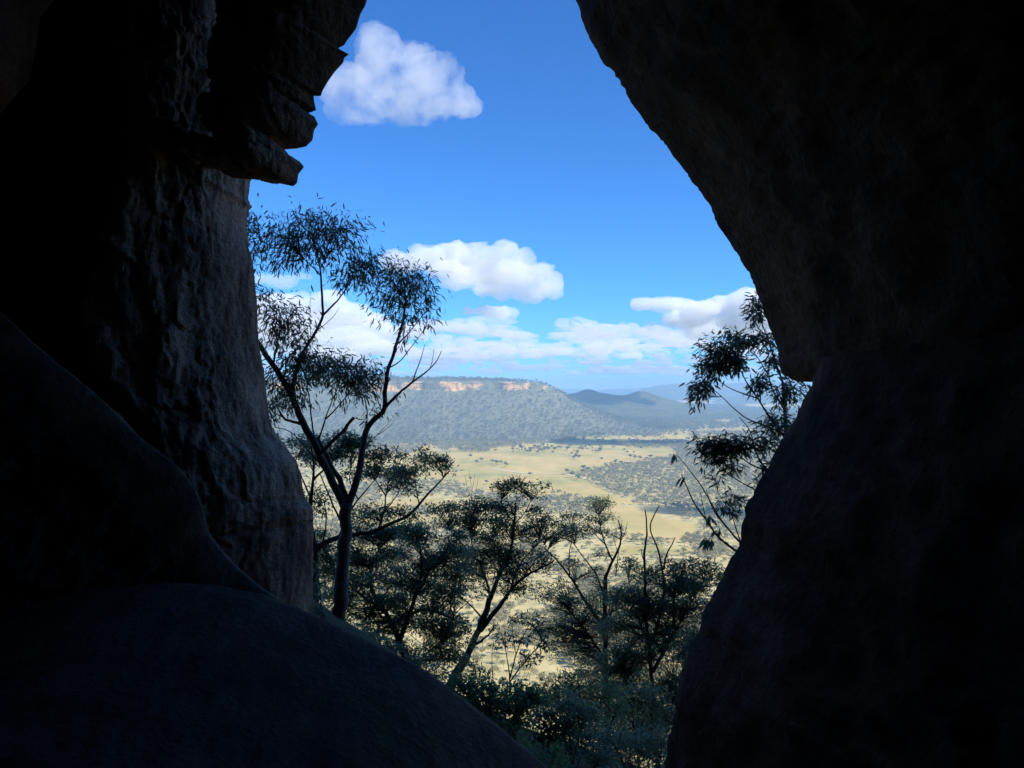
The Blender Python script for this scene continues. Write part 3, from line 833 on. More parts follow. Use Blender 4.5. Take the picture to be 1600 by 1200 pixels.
# ------------------------------------------------------------------ foreground gum trees
def tube_np(path, radii, sides=7):
    path = np.asarray(path, float); n = len(path)
    T = np.gradient(path, axis=0); T /= np.linalg.norm(T, axis=1)[:, None] + 1e-9
    ref = np.array([0.31, 0.9, 0.17])
    A = np.cross(T, ref); A /= np.linalg.norm(A, axis=1)[:, None] + 1e-9
    B = np.cross(T, A)
    th = np.linspace(0, 2 * np.pi, sides, endpoint=False)
    V = path[:, None] + radii[:, None, None] * (A[:, None] * np.cos(th)[None, :, None] + B[:, None] * np.sin(th)[None, :, None])
    Fc = grid_faces(n, sides, True)
    V = np.vstack([V.reshape(-1, 3), path[:1], path[-1:]])
    a = np.arange(sides); b = (a + 1) % sides
    caps = np.vstack([np.stack([np.full(sides, n * sides), b, a, a], 1)[:, :3], np.stack([np.full(sides, n * sides + 1), a + (n - 1) * sides, b + (n - 1) * sides], 1)])
    return V, Fc, caps

def leaves_np(pos, direc, L, W, r, curve=0.18):
    """many curved lance-shaped leaves (six vertices each)"""
    n = len(pos)
    d = direc / (np.linalg.norm(direc, axis=1)[:, None] + 1e-9)
    q = r.normal(size=(n, 3))
    s = np.cross(d, q); s /= np.linalg.norm(s, axis=1)[:, None] + 1e-9
    nn = np.cross(d, s)
    L = L[:, None]; W = W[:, None]
    c = (r.uniform(-1, 1, n) * curve)[:, None] * L
    v0 = pos
    m1 = pos + d * L * 0.33 + nn * c * 0.7
    m2 = pos + d * L * 0.68 + nn * c * 0.8
    v5 = pos + d * L
    V = np.stack([v0, m1 - s * W * 0.5, m1 + s * W * 0.5, m2 - s * W * 0.38, m2 + s * W * 0.38, v5], 1).reshape(-1, 3)
    b = np.arange(n) * 6
    tri = np.vstack([np.stack([b, b + 1, b + 2], 1), np.stack([b + 3, b + 5, b + 4], 1)])
    quad = np.stack([b + 1, b + 3, b + 4, b + 2], 1)
    return V, quad, tri

class Gum:
    def __init__(self, name, label, base, Y, seed, leaf=M_LEAF, bark=M_BARK, L=0.135, aspect=0.17, droop=0.9, cat='tree', group=None, dens=1.0, grow=1.0, jit=0.2, twg=0.8):
        self.jit = jit; self.twg = twg
        self.dens = dens; self.grow = grow
        self.r = np.random.default_rng(seed)
        self.Y = Y; self.leaf = leaf; self.bark = bark; self.L = L; self.aspect = aspect; self.droop = droop
        self.base = P(base[0], base[1], Y)
        self.root = bpy.data.objects.new(name, None); COL.objects.link(self.root)
        self.root.location = self.base
        tag(self.root, label, cat, group)
        self.samples = []              # (px, py, Ydepth, radius)
    def branch(self, pts, w0, w1, name='branch', y0=None, dy=None, bark=None):
        w0 *= 0.86; w1 *= 0.86
        """pts in photograph pixels, widths in pixels; depth runs from the parent's depth by dy metres"""
        r = self.r
        pts = np.array(pts, float)
        if y0 is None:
            y0 = self.depth_at(pts[0]) if self.samples else self.Y
        if dy is None:
            span = np.hypot(*(pts[-1] - pts[0])) / F * self.Y
            dy = r.uniform(-0.6, 0.6) * span
        n = max(10, int(np.sum(np.hypot(*np.diff(pts, axis=0).T)) / 7))
        q = resample(np.c_[pts, np.zeros(len(pts))], n, 2)
        t = np.linspace(0, 1, n)
        yy = y0 + dy * t ** 1.2
        P3 = np.stack([(q[:, 0] - 800) / F * yy, yy, (600 - q[:, 1]) / F * yy], 1)
        w = (w0 + (w1 - w0) * t ** 0.85) * 0.5 / F * yy
        wob = np.stack([fbm(np.c_[t * 9 + k * 31, t * 0 + r.uniform(0, 50), t * 0], 3, 500 + k) for k in range(3)], 1)
        P3 = P3 + wob * (w[:, None] * 0.9) * np.minimum(1, t * 4)[:, None]
        w = w * (1 + 0.14 * fbm(np.c_[t * 14, t * 0 + r.uniform(0, 50), t * 0], 3, 77))
        V, Fc, caps = tube_np(P3, np.maximum(w, 0.0012), 8 if w0 > 6 else 6)
        me = mesh_np(name, V - self.base, [Fc, caps], bark or self.bark)
        o = link(name, me, self.root)
        for k in range(n):
            self.samples.append((q[k, 0], q[k, 1], yy[k], w[k]))
        return o
    def depth_at(self, p):
        S = np.array(self.samples)
        return S[np.argmin((S[:, 0] - p[0]) ** 2 + (S[:, 1] - p[1]) ** 2), 2]
    def clump(self, px, py, rx, ry, n, up=0.35, dy=0.0, name='leaf_clump', twig=1.1, flat=False, Ls=1.0, below=1.0):
        r = self.r
        n = int(n * self.dens); rx = rx * self.grow; ry = ry * self.grow
        S = np.array(self.samples)
        cost = (S[:, 0] - px) ** 2 + (S[:, 1] - (py + ry * 0.6 * below)) ** 2 + np.where(S[:, 1] < py - ry * 0.3, 4000, 0) + (S[:, 3] * F / S[:, 2] > 5) * 900
        k = np.argsort(cost)[:3]
        k = k[0]
        yr = S[k, 2]
        root = np.array([(S[k, 0] - 800) / F * yr, yr, (600 - S[k, 1]) / F * yr])
        sc = yr / F
        yc = yr + dy + r.uniform(-0.4, 0.4) * rx * sc
        c = P(px, py, yc)
        R = np.array([rx, 0.5 * (rx + ry) * 0.6, ry]) * sc
        m = max(6, int(n / (13 if self.jit > 0.2 else 24)))
        d = r.normal(size=(m, 3)); d[:, 2] += up
        d /= np.linalg.norm(d, axis=1)[:, None]
        rad = r.uniform(0.25, 1.0, m) ** 0.6
        e = c + d * R * rad[:, None]
        if flat:
            R = np.array([rx, rx * 0.5, ry]) * sc
            lobes = r.normal(0, 0.42, (int(r.integers(5, 9)), 3)) * R
            lobes[:, 2] = 0.35 * R[2] * (1 - (lobes[:, 0] / R[0]) ** 2 - (lobes[:, 1] / R[1]) ** 2) + r.normal(0, 0.22, len(lobes)) * R[2]
            lrad = r.uniform(0.28, 0.5, len(lobes))
            def cap(k):
                li = r.integers(0, len(lobes), k)
                th_ = r.uniform(0, 2 * np.pi, k); rr2 = np.sqrt(r.uniform(0, 1, k))
                dz = np.sqrt(1 - rr2 ** 2 * 0.96)
                return c + lobes[li] + np.stack([np.cos(th_) * rr2 * lrad[li] * R[0], np.sin(th_) * rr2 * lrad[li] * R[1], (dz - 0.55) * lrad[li] * R[0] * 0.8], 1)
            e = cap(m)
        if False:
            q = np.sqrt(np.clip(1 - (((e - c)[:, :2] / R[:2]) ** 2).sum(1), 0, 1))
            e[:, 2] = c[2] + R[2] * (q * 1.9 - 0.95) * r.uniform(0.1, 1.1, m) + R[2] * r.normal(0, 0.25, m)
        TV, TF, TC = [], [], []
        off = 0
        tw = np.empty((m, 8, 3))
        t = np.linspace(0, 1, 8)
        fork = root + (c - root) * np.array([0.45, 0.45, 0.45]) * (1 if np.linalg.norm(c - root) > 0.3 * R[0] else 0)
        for i in range(m):
            f0 = root + (fork - root) * r.uniform(0, 1)
            mid = f0 * 0.5 + e[i] * 0.5 + np.array([0, 0, 0.12 * np.linalg.norm(e[i] - f0)]) + r.normal(0, 0.05, 3) * R
            path = (1 - t)[:, None] ** 2 * f0 + 2 * (t * (1 - t))[:, None] * mid + (t ** 2)[:, None] * e[i]
            tw[i] = path
            rr_ = np.linspace(twig, 0.3, 8) * sc * 0.5 * self.twg
            v, fc, cp = tube_np(path, rr_, 4)
            TV.append(v); TF.append(fc + off); TC.append(cp + off); off += len(v)
        # main stalk to the fork
        path = root + (fork - root) * t[:, None]
        v, fc, cp = tube_np(path, np.linspace(twig * 2.0, twig, 8) * sc * 0.5, 5)
        TV.append(v); TF.append(fc + off); TC.append(cp + off)
        me = mesh_np('twigs', np.vstack(TV) - self.base, [np.vstack(TF), np.vstack(TC)], self.bark)
        tt = r.uniform(0.42, 1.0, n)
        ti = r.integers(0, m, n)
        f = tt * 7; i0 = np.minimum(f.astype(int), 6); ff = (f - i0)[:, None]
        pos = tw[ti, i0] * (1 - ff) + tw[ti, i0 + 1] * ff
        pos = pos + r.normal(0, self.jit, (n, 3)) * R
        if flat:
            k_ = r.uniform(0, 1, n) < 0.85
            pos[k_] = cap(int(k_.sum())) + r.normal(0, 0.5, (int(k_.sum()), 3)) * self.L
        outw = (pos - c) / R
        tdir = tw[ti, 7] - tw[ti, 5]; tdir /= np.linalg.norm(tdir, axis=1)[:, None] + 1e-9
        dr = 0.35 * outw + 0.45 * tdir + r.normal(0, 0.5, (n, 3)) + np.array([0, 0, -self.droop])
        L = self.L * Ls * r.uniform(0.6, 1.25, n)
        V, quad, tri = leaves_np(pos, dr, L, L * self.aspect * r.uniform(0.8, 1.3, n), r)
        lm = mesh_np(name, V - self.base, [quad, tri], self.leaf)
        o = link(name, lm, self.root)
        o['kind'] = 'stuff'
        t_o = link('twigs', me, o)
        return o
    def fill(self, x0, y0, x1, y1, count, n, rx=24, ry=15, **kw):
        for k in range(count):
            self.clump(self.r.uniform(x0, x1), self.r.uniform(y0, y1), rx * self.r.uniform(0.6, 1.3), ry * self.r.uniform(0.6, 1.3), int(n * self.r.uniform(0.5, 1.3)), **kw)
    def clumps(self, rows, **kw):
        for row in rows:
            self.clump(*row, **kw)

# --- tall gum on the left
A = Gum('gum_tree', 'tall slender gum tree with open drooping foliage beside the grey pillar', (528, 975), 11.0, 11, L=0.115, aspect=0.16, dens=1.2, grow=1.45, jit=0.29, droop=1.0)
A.branch([(522, 1000), (530, 968), (536, 930), (533, 880), (537, 840), (541, 800), (543, 782)], 27, 21, 'trunk', y0=11.0, dy=0.0)
A.branch([(541, 800), (534, 778), (517, 748), (497, 707), (482, 676), (470, 652), (452, 612), (427, 570), (398, 531), (372, 498)], 17, 8, dy=-0.25)
A.branch([(543, 785), (538, 762), (521, 732), (506, 705), (494, 684)], 11, 8, dy=0.1)
A.branch([(543, 790), (550, 772), (560, 740), (566, 702), (571, 672), (582, 658), (594, 650), (602, 636), (602, 600), (606, 576), (618, 540), (629, 506), (634, 470)], 15, 4, dy=0.7)
A.branch([(455, 616), (465, 565), (485, 530), (500, 506), (505, 492), (503, 470), (502, 440), (500, 415), (492, 385)], 8, 2.5, dy=0.3)
A.branch([(505, 492), (520, 478), (533, 463), (541, 450), (556, 425)], 4, 2, dy=0.2)
A.branch([(502, 432), (492, 420), (475, 405)], 3, 1.5)
A.branch([(500, 420), (512, 400), (524, 375)], 3, 1.5)
A.branch([(602, 636), (625, 612), (645, 597), (672, 577), (684, 562), (690, 548)], 6, 1.2, dy=-0.5)
A.branch([(644, 598), (653, 574), (660, 552), (664, 538)], 3, 1)
A.branch([(672, 577), (676, 562), (678, 545)], 1.6, 0.8)
A.branch([(618, 540), (635, 525), (655, 500), (672, 478)], 3, 1)
A.branch([(607, 575), (625, 566), (640, 545), (660, 520)], 2.6, 0.9)
A.branch([(499, 711), (512, 696), (528, 681), (540, 668), (549, 656), (554, 653)], 7, 6, dy=-0.1)
A.branch([(556, 653), (562, 656), (568, 655)], 3, 1.4)
A.branch([(475, 664), (464, 660), (448, 657), (438, 648), (434, 636)], 7, 3)
A.branch([(517, 748), (500, 725), (470, 690), (452, 672), (430, 668)], 3.5, 1.5)
A.branch([(497, 707), (487, 660), (483, 620), (478, 590)], 4, 1.8)
A.branch([(497, 690), (508, 655), (520, 625), (530, 600)], 4, 1.6)
A.branch([(508, 655), (525, 640), (545, 615), (556, 595)], 3, 1.4)
A.branch([(571, 672), (575, 640), (565, 612), (560, 598)], 3, 1.3)
A.branch([(567, 700), (590, 680), (612, 655)], 2, 0.8)
A.branch([(590, 680), (608, 668), (622, 650)], 1.2, 0.6)
A.branch([(427, 570), (432, 545), (436, 520), (440, 505)], 4, 1.5)
A.branch([(486, 530), (484, 505), (485, 465)], 1.6, 0.8)
A.branch([(497, 515), (520, 497), (530, 480)], 1.6, 0.8)
A.branch([(400, 533), (394, 490), (390, 440), (386, 400)], 4, 1.4, dy=0.2)
A.branch([(542, 830), (525, 800), (512, 770), (500, 740)], 5, 2)
A.clumps([(438, 352, 34, 22, 240), (486, 352, 38, 22, 320), (524, 352, 34, 20, 260), (455, 385, 44, 26, 340), (508, 385, 44, 28, 360), (440, 412, 26, 18, 130), (542, 385, 22, 22, 120),
          (556, 428, 32, 20, 170), (585, 398, 18, 14, 110), (575, 420, 24, 20, 120), (540, 440, 20, 14, 60), (388, 345, 18, 24, 130), (392, 385, 24, 24, 130), (398, 415, 18, 20, 60), (400, 462, 16, 20, 90), (418, 488, 30, 26, 230),
          (450, 498, 34, 28, 280), (430, 522, 26, 18, 130), (470, 515, 18, 20, 90)])
A.clumps([(628, 412, 30, 14, 170), (612, 438, 34, 24, 260), (645, 440, 34, 26, 280), (668, 462, 20, 24, 110), (622, 466, 40, 22, 260), (588, 462, 18, 12, 50), (640, 490, 26, 16, 120), (604, 490, 20, 14, 60), (632, 515, 14, 22, 50), (675, 495, 10, 14, 24)])
A.clumps([(478, 556, 36, 20, 380), (500, 578, 42, 22, 520), (455, 590, 32, 26, 340), (520, 565, 24, 18, 200), (430, 612, 24, 26, 220), (545, 590, 34, 20, 360), (570, 580, 26, 18, 220), (590, 592, 16, 14, 70),
          (470, 622, 24, 16, 130), (548, 610, 30, 18, 180), (425, 640, 14, 18, 60), (588, 640, 12, 10, 24), (625, 618, 6, 8, 9), (572, 660, 10, 10, 14), (588, 645, 16, 6, 18)])

# --- gum behind the tall one, with a long low limb to the right
C = Gum('gum_tree', 'gum tree with flat layered crowns and a long low limb, behind the tall slender gum', (500, 1010), 16.0, 12, leaf=M_LEAF_DEEP, dens=1.75, grow=1.55, jit=0.2, twg=0.85, L=0.088, droop=0.45, aspect=0.28)
C.branch([(505, 1040), (498, 985), (492, 930), (490, 880), (492, 852)], 20, 13, 'trunk', y0=16, dy=0.2)
C.branch([(492, 860), (505, 848), (530, 838), (560, 836), (590, 830), (612, 817), (640, 808), (668, 772), (690, 750), (702, 735)], 11, 2.6, dy=0.6)
C.branch([(492, 856), (484, 800), (488, 760), (491, 725), (487, 700)], 10, 3, dy=-0.6)
C.branch([(489, 750), (505, 735), (520, 720)], 5, 2)
C.branch([(488, 780), (470, 745), (462, 718)], 4, 1.6)
C.branch([(590, 830), (600, 800), (603, 775), (608, 748)], 5, 1.6)
C.branch([(600, 800), (620, 775), (628, 755)], 3, 1.2)
C.branch([(655, 788), (650, 765), (648, 745)], 3, 1.2)
C.branch([(603, 775), (590, 755), (575, 735)], 3, 1.2)
C.branch([(530, 838), (545, 800), (560, 780), (590, 745)], 5, 1.6)
C.branch([(560, 780), (545, 755), (548, 730)], 3, 1.3)
C.branch([(505, 848), (512, 810), (505, 780)], 4, 1.5)
C.clumps([(470, 702, 32, 15, 420), (510, 695, 36, 14, 560), (548, 700, 28, 16, 420), (530, 715, 34, 12, 360), (480, 722, 24, 12, 220), (596, 718, 24, 14, 380), (580, 738, 20, 14, 220), (606, 740, 30, 14, 420),
          (645, 728, 24, 20, 300), (630, 748, 18, 12, 170), (686, 722, 22, 18, 300), (698, 735, 12, 12, 90), (610, 762, 28, 12, 220), (640, 770, 16, 10, 80), (560, 745, 20, 14, 150)], up=0.6, flat=True)
C.clumps([(490, 776, 18, 18, 190), (505, 790, 14, 14, 110), (578, 797, 26, 14, 260), (630, 800, 30, 9, 230), (555, 812, 18, 12, 120)], up=0.4)

# --- shadowy gums below the tall one
G1 = Gum('gum_tree', 'bushy dark gum low on the left, at the foot of the tall slender gum', (640, 1075), 18.0, 13, leaf=M_LEAF_DEEP, dens=1.75, grow=1.55, jit=0.2, twg=0.85, L=0.088, droop=0.4, aspect=0.3)
G1.branch([(660, 1100), (648, 1050), (625, 1000), (600, 955), (580, 920)], 15, 7, 'trunk', y0=18, dy=0.3)
G1.branch([(625, 1000), (640, 960), (655, 920), (660, 880), (655, 850)], 10, 3)
G1.branch([(600, 955), (570, 935), (545, 910), (520, 885)], 8, 2.5)
G1.branch([(580, 920), (578, 890), (590, 860), (610, 840)], 6, 2)
G1.branch([(655, 920), (670, 895), (685, 875)], 4, 1.5)
G1.branch([(600, 955), (560, 950), (530, 945)], 4, 1.6)
G1.branch([(640, 960), (660, 950), (690, 960), (715, 970)], 5, 1.6)
G1.branch([(648, 1050), (665, 1020), (690, 1005)], 5, 1.8)
G1.branch([(578, 890), (560, 870), (545, 850)], 4, 1.5)
for rows in ([(575, 812, 28, 12, 240), (612, 838, 30, 14, 360), (645, 846, 26, 14, 300), (655, 832, 18, 10, 120), (570, 846, 26, 14, 260), (512, 868, 26, 18, 360), (515, 900, 26, 16, 300), (560, 880, 34, 16, 460), (600, 872, 24, 14, 240), (620, 900, 34, 16, 460), (575, 908, 34, 16, 420), (675, 880, 26, 18, 400), (660, 912, 28, 14, 300),
              (545, 940, 30, 16, 360), (580, 945, 28, 16, 320), (632, 950, 34, 18, 420), (640, 980, 30, 16, 320), (698, 978, 30, 12, 330), (600, 985, 26, 14, 200), (690, 1010, 30, 18, 380), (700, 1035, 26, 16, 300), (665, 1035, 20, 14, 160), (520, 930, 18, 18, 140), (608, 925, 26, 14, 220)],):
    G1.clumps(rows, up=0.5, flat=True)
G1.fill(487, 835, 715, 1045, 74, 190, flat=True, up=0.5)

# --- centre gum
D = Gum('gum_tree', 'umbrella crowned gum with a leaning forked trunk in the centre of the view', (706, 1062), 21.0, 14, leaf=M_LEAF_DEEP, dens=1.75, grow=1.55, jit=0.2, twg=0.85, L=0.088, droop=0.35, aspect=0.3)
D.branch([(694, 1090), (706, 1062), (729, 1026), (745, 992), (754, 966), (766, 936)], 17, 10, 'trunk', y0=21, dy=0.3)
D.branch([(766, 936), (776, 908), (790, 885), (800, 850), (803, 815), (806, 785)], 9, 3, dy=0.4)
D.branch([(750, 985), (768, 960), (784, 945), (798, 922), (818, 900), (846, 888), (866, 876)], 11, 2.5, dy=-0.6)
D.branch([(766, 936), (760, 905), (750, 880), (738, 855), (735, 835)], 6, 2)
D.branch([(750, 880), (725, 855), (705, 830)], 4, 1.5)
D.branch([(738, 1010), (760, 996), (772, 980)], 6, 2)
D.branch([(798, 922), (808, 885), (840, 850), (860, 830)], 4, 1.5)
D.branch([(790, 885), (775, 855), (768, 835)], 4, 1.5)
D.branch([(803, 815), (790, 800), (783, 785)], 2.4, 1.1)
D.branch([(803, 820), (822, 800), (830, 780)], 2.4, 1.1)
D.branch([(818, 900), (840, 872), (850, 850)], 2.6, 1)
D.branch([(754, 966), (735, 945), (715, 930)], 4, 1.6)
D.clumps([(788, 768, 24, 12, 340), (818, 765, 24, 11, 330), (838, 776, 14, 9, 120), (768, 792, 18, 8, 120), (805, 795, 32, 11, 360), (830, 800, 18, 10, 160), (692, 806, 28, 14, 400), (725, 798, 28, 12, 340), (746, 806, 18, 12, 170), (708, 822, 30, 10, 280),
          (752, 826, 28, 14, 420), (780, 822, 24, 14, 300), (766, 842, 24, 10, 220), (800, 835, 22, 14, 240), (840, 822, 24, 16, 330), (865, 832, 26, 16, 400), (720, 876, 28, 16, 400), (755, 872, 30, 16, 440), (790, 880, 30, 18, 440), (740, 896, 32, 14, 400), (790, 902, 30, 14, 360), (812, 898, 16, 12, 130),
          (720, 908, 22, 14, 230), (715, 935, 20, 12, 160), (758, 915, 26, 12, 220), (770, 985, 12, 8, 50)], up=0.6, flat=True)

D.fill(690, 795, 845, 935, 26, 170, rx=24, ry=12, flat=True, up=0.6)
# --- centre-right gum
E = Gum('gum_tree', 'gum with small tiered umbrella crowns right of the centre gum', (948, 1240), 24.0, 15, leaf=M_LEAF_DEEP, dens=1.75, grow=1.55, jit=0.2, twg=0.85, L=0.088, droop=0.35, aspect=0.3)
E.branch([(952, 1260), (950, 1180), (948, 1080), (946, 1000), (944, 940), (946, 900)], 13, 7, 'trunk', y0=24, dy=0.2)
E.branch([(946, 985), (915, 940), (890, 900), (868, 872), (850, 855)], 8, 2)
E.branch([(946, 940), (932, 895), (912, 872), (898, 852)], 5, 1.6)
E.branch([(946, 902), (955, 880), (968, 855), (972, 832), (966, 812)], 6, 2)
E.branch([(957, 876), (945, 850), (938, 825), (936, 805)], 4, 1.4)
E.branch([(890, 900), (888, 870), (895, 838)], 3, 1.3)
E.branch([(945, 850), (925, 830), (918, 818)], 2.4, 1)
E.branch([(946, 1030), (915, 985), (890, 955)], 6, 2)
E.branch([(948, 1060), (985, 1010), (1010, 985)], 6, 2)
E.clumps([(922, 790, 16, 8, 170), (946, 791, 20, 9, 240), (896, 812, 22, 10, 270), (938, 812, 24, 7, 230), (868, 832, 28, 12, 380), (898, 838, 22, 14, 300), (940, 830, 22, 8, 190), (958, 836, 12, 6, 60), (906, 890, 24, 12, 260), (926, 900, 14, 10, 110), (940, 870, 12, 6, 70),
          (870, 932, 28, 14, 380), (896, 946, 20, 12, 200), (905, 968, 30, 18, 420), (940, 985, 34, 20, 520), (900, 1000, 28, 18, 340), (960, 960, 26, 16, 320), (985, 1000, 34, 20, 520), (930, 1025, 34, 20, 460), (945, 915, 16, 16, 130), (890, 1030, 20, 16, 180), (975, 930, 20, 14, 180)], up=0.6, flat=True)

E.fill(850, 920, 985, 1120, 46, 220, flat=True, up=0.6)
# --- right-hand gum in the saddle between E and the red wall
H = Gum('gum_tree', 'bushy gum with bare dead spikes rising from its top, against the red wall', (1040, 1240), 20.0, 16, leaf=M_LEAF_DEEP, dens=1.75, grow=1.55, jit=0.2, twg=0.85, L=0.088, droop=0.4, aspect=0.3)
H.branch([(1030, 1260), (1026, 1150), (1020, 1060), (1012, 1000), (1008, 950), (1007, 900), (1006, 868)], 10, 4.5, 'trunk', y0=20, dy=0.2)
H.branch([(1006, 868), (1010, 845), (1011, 820), (1008, 797)], 4.5, 2, 'dead_branch', dy=0.1, bark=M_DEADWOOD)
H.branch([(1020, 1000), (1040, 930), (1036, 890), (1026, 852), (1014, 825), (1022, 806), (1031, 790)], 7, 1.8, 'dead_branch', dy=0.1, bark=M_DEADWOOD)
H.branch([(1037, 890), (1040, 868), (1048, 854), (1055, 840)], 4, 1.6, 'dead_branch', bark=M_DEADWOOD)
H.branch([(1006, 875), (1002, 866), (1003, 858)], 2.4, 1, 'dead_branch', bark=M_DEADWOOD)
H.branch([(1020, 1050), (1055, 985), (1080, 940), (1100, 910)], 7, 2)
H.branch([(1055, 985), (1050, 940), (1060, 905)], 4, 1.6)
H.branch([(1012, 1000), (990, 950), (982, 905)], 4, 1.5)
H.branch([(1024, 1110), (1060, 1060), (1085, 1010)], 6, 2)
H.branch([(1024, 1110), (990, 1070), (970, 1050)], 5, 2)
H.clumps([(982, 888, 18, 12, 200), (1010, 905, 20, 16, 200), (1050, 890, 20, 12, 240), (1070, 898, 28, 16, 440), (1098, 892, 24, 12, 320), (1118, 900, 16, 12, 180), (1055, 920, 30, 14, 380), (1085, 925, 22, 12, 220), (990, 935, 22, 16, 240), (1025, 950, 30, 18, 400),
          (1000, 975, 34, 18, 420), (1050, 970, 40, 16, 520), (1082, 970, 24, 20, 340), (1030, 1000, 36, 18, 460), (1070, 1005, 28, 20, 360), (990, 1040, 36, 20, 440), (1040, 1040, 34, 20, 440), (1010, 1075, 34, 22, 380), (1050, 1080, 24, 24, 280), (960, 1075, 30, 20, 300), (1000, 1120, 36, 24, 360), (1040, 1130, 26, 24, 240), (965, 1125, 30, 24, 280)], up=0.5, flat=True)

H.fill(950, 905, 1110, 1200, 84, 230, rx=28, ry=16, flat=True, up=0.5)
# --- thin sapling between the centre gum and the rest
J = Gum('sapling', 'thin sparse sapling with small leaves right of the centre gum trunk', (797, 1075), 13.0, 17, leaf=M_LEAF, L=0.075, aspect=0.3, droop=0.3)
J.branch([(798, 1085), (796, 1050), (790, 1015), (783, 990)], 3.4, 1.2, 'trunk', y0=13, dy=0.1)
J.branch([(797, 1060), (806, 1020), (822, 985), (835, 962)], 3, 1)
J.branch([(797, 1065), (815, 1040), (845, 1005), (862, 985)], 3, 1)
J.branch([(806, 1022), (800, 990), (803, 965)], 1.8, 0.8)
J.branch([(822, 985), (845, 970), (856, 955)], 1.5, 0.7)
J.branch([(772, 1075), (768, 1040), (770, 1010)], 1.8, 0.8)
J.clumps([(830, 968, 24, 16, 130), (812, 990, 22, 18, 110), (845, 990, 24, 18, 120), (862, 1010, 20, 16, 110), (820, 1020, 24, 16, 90), (790, 1000, 14, 16, 50), (850, 1035, 20, 16, 80), (800, 965, 12, 12, 40), (775, 1005, 12, 14, 30)], up=0.3)

# --- shrubs on the slope just outside the cave
def shrub(label, base, Y, seed, rows, leaf=M_LEAF_SHRUB, L=0.06, aspect=0.36):
    s = Gum('shrub', label, base, Y, seed, leaf=leaf, L=L, aspect=aspect, droop=0.1, cat='shrub', dens=1.25, grow=1.3)
    bx_, by_ = base
    for k, (px, py, rx, ry, n) in enumerate(rows):
        s.branch([(bx_ + (k - len(rows) / 2) * 2.5, by_ + 8), ((bx_ + px) / 2, (by_ + py) / 2 - 6), (px, py + ry * 0.4)], 4, 1.3, 'stem', y0=Y, dy=random.uniform(-0.25, 0.25))
    s.clumps(rows, up=0.5)
    return s
shrub('green leafy shrub hugging the edge of the black boulder', (770, 1170), 9.5, 31, [(735, 1080, 30, 18, 460), (765, 1085, 30, 20, 460), (800, 1085, 34, 20, 520), (775, 1112, 34, 20, 460), (815, 1112, 32, 20, 420), (840, 1095, 28, 18, 360), (800, 1140, 30, 18, 360), (722, 1070, 14, 10, 120), (750, 1105, 20, 16, 200)])
shrub('dark green shrub at the bottom of the opening behind the leafy shrub', (890, 1230), 11.5, 32, [(850, 1125, 30, 20, 420), (880, 1135, 34, 22, 480), (910, 1120, 30, 22, 400), (870, 1165, 34, 22, 420), (915, 1160, 34, 24, 440), (845, 1155, 26, 18, 300), (890, 1095, 26, 16, 260), (930, 1190, 30, 22, 320)], leaf=M_LEAF_DEEP, L=0.07)
shrub('pale leaved low shrub at the very bottom beside the black boulder', (840, 1240), 7.6, 33, [(828, 1172, 18, 14, 90), (848, 1186, 22, 16, 110), (866, 1180, 16, 14, 70), (872, 1205, 22, 16, 100)], leaf=M_LEAF_SHRUB, L=0.07, aspect=0.22)
shrub('shadowy undergrowth shrub at the foot of the reddish wall', (1000, 1250), 12.5, 34, [(960, 1160, 34, 24, 380), (1000, 1165, 36, 26, 420), (1035, 1170, 24, 26, 280), (985, 1190, 36, 22, 320), (940, 1180, 26, 22, 220)], leaf=M_LEAF_DEEP, L=0.07)
shrub('bright green shrub in the bottom gap between the two boulder shrubs and the tiered gum', (905, 1290), 14.0, 37, [(870, 1075, 30, 18, 300), (905, 1065, 30, 18, 300), (940, 1085, 32, 20, 320), (885, 1105, 34, 20, 320), (925, 1115, 34, 20, 320), (960, 1110, 30, 20, 280), (850, 1090, 22, 16, 200), (900, 1145, 34, 22, 300), (945, 1150, 34, 22, 300)], L=0.075, aspect=0.3)
shrub('tall leafy shrub at the bottom right just left of the reddish wall', (1010, 1300), 15.5, 38, [(985, 1085, 32, 20, 300), (1020, 1095, 32, 22, 300), (1045, 1115, 24, 22, 220), (990, 1125, 34, 22, 300), (1025, 1140, 32, 22, 280), (970, 1150, 32, 22, 260), (1005, 1170, 36, 22, 300)], leaf=M_LEAF_DEEP, L=0.08, aspect=0.3)
shrub('rounded shrub on the slope under the leaning centre gum trunk', (700, 1160), 14.5, 39, [(660, 1050, 26, 14, 220), (690, 1065, 28, 16, 240), (725, 1060, 26, 14, 220), (755, 1065, 24, 14, 200), (740, 1045, 18, 10, 120), (640, 1040, 20, 12, 140)], L=0.07, aspect=0.3)
shrub('small twiggy bush between the pillar and the tall gum trunk', (505, 985), 10.0, 35, [(500, 930, 16, 26, 120), (508, 955, 20, 14, 120), (498, 900, 10, 20, 50)], leaf=M_LEAF_DEEP, L=0.06, aspect=0.3)
shrub('scrubby bush on the slope just beyond the black boulder', (610, 1045), 13.0, 36, [(585, 1000, 26, 16, 200), (615, 1015, 28, 16, 220), (645, 1035, 26, 16, 200), (560, 985, 20, 12, 120), (680, 1055, 20, 14, 140)], leaf=M_LEAF_DEEP, L=0.07, aspect=0.3)

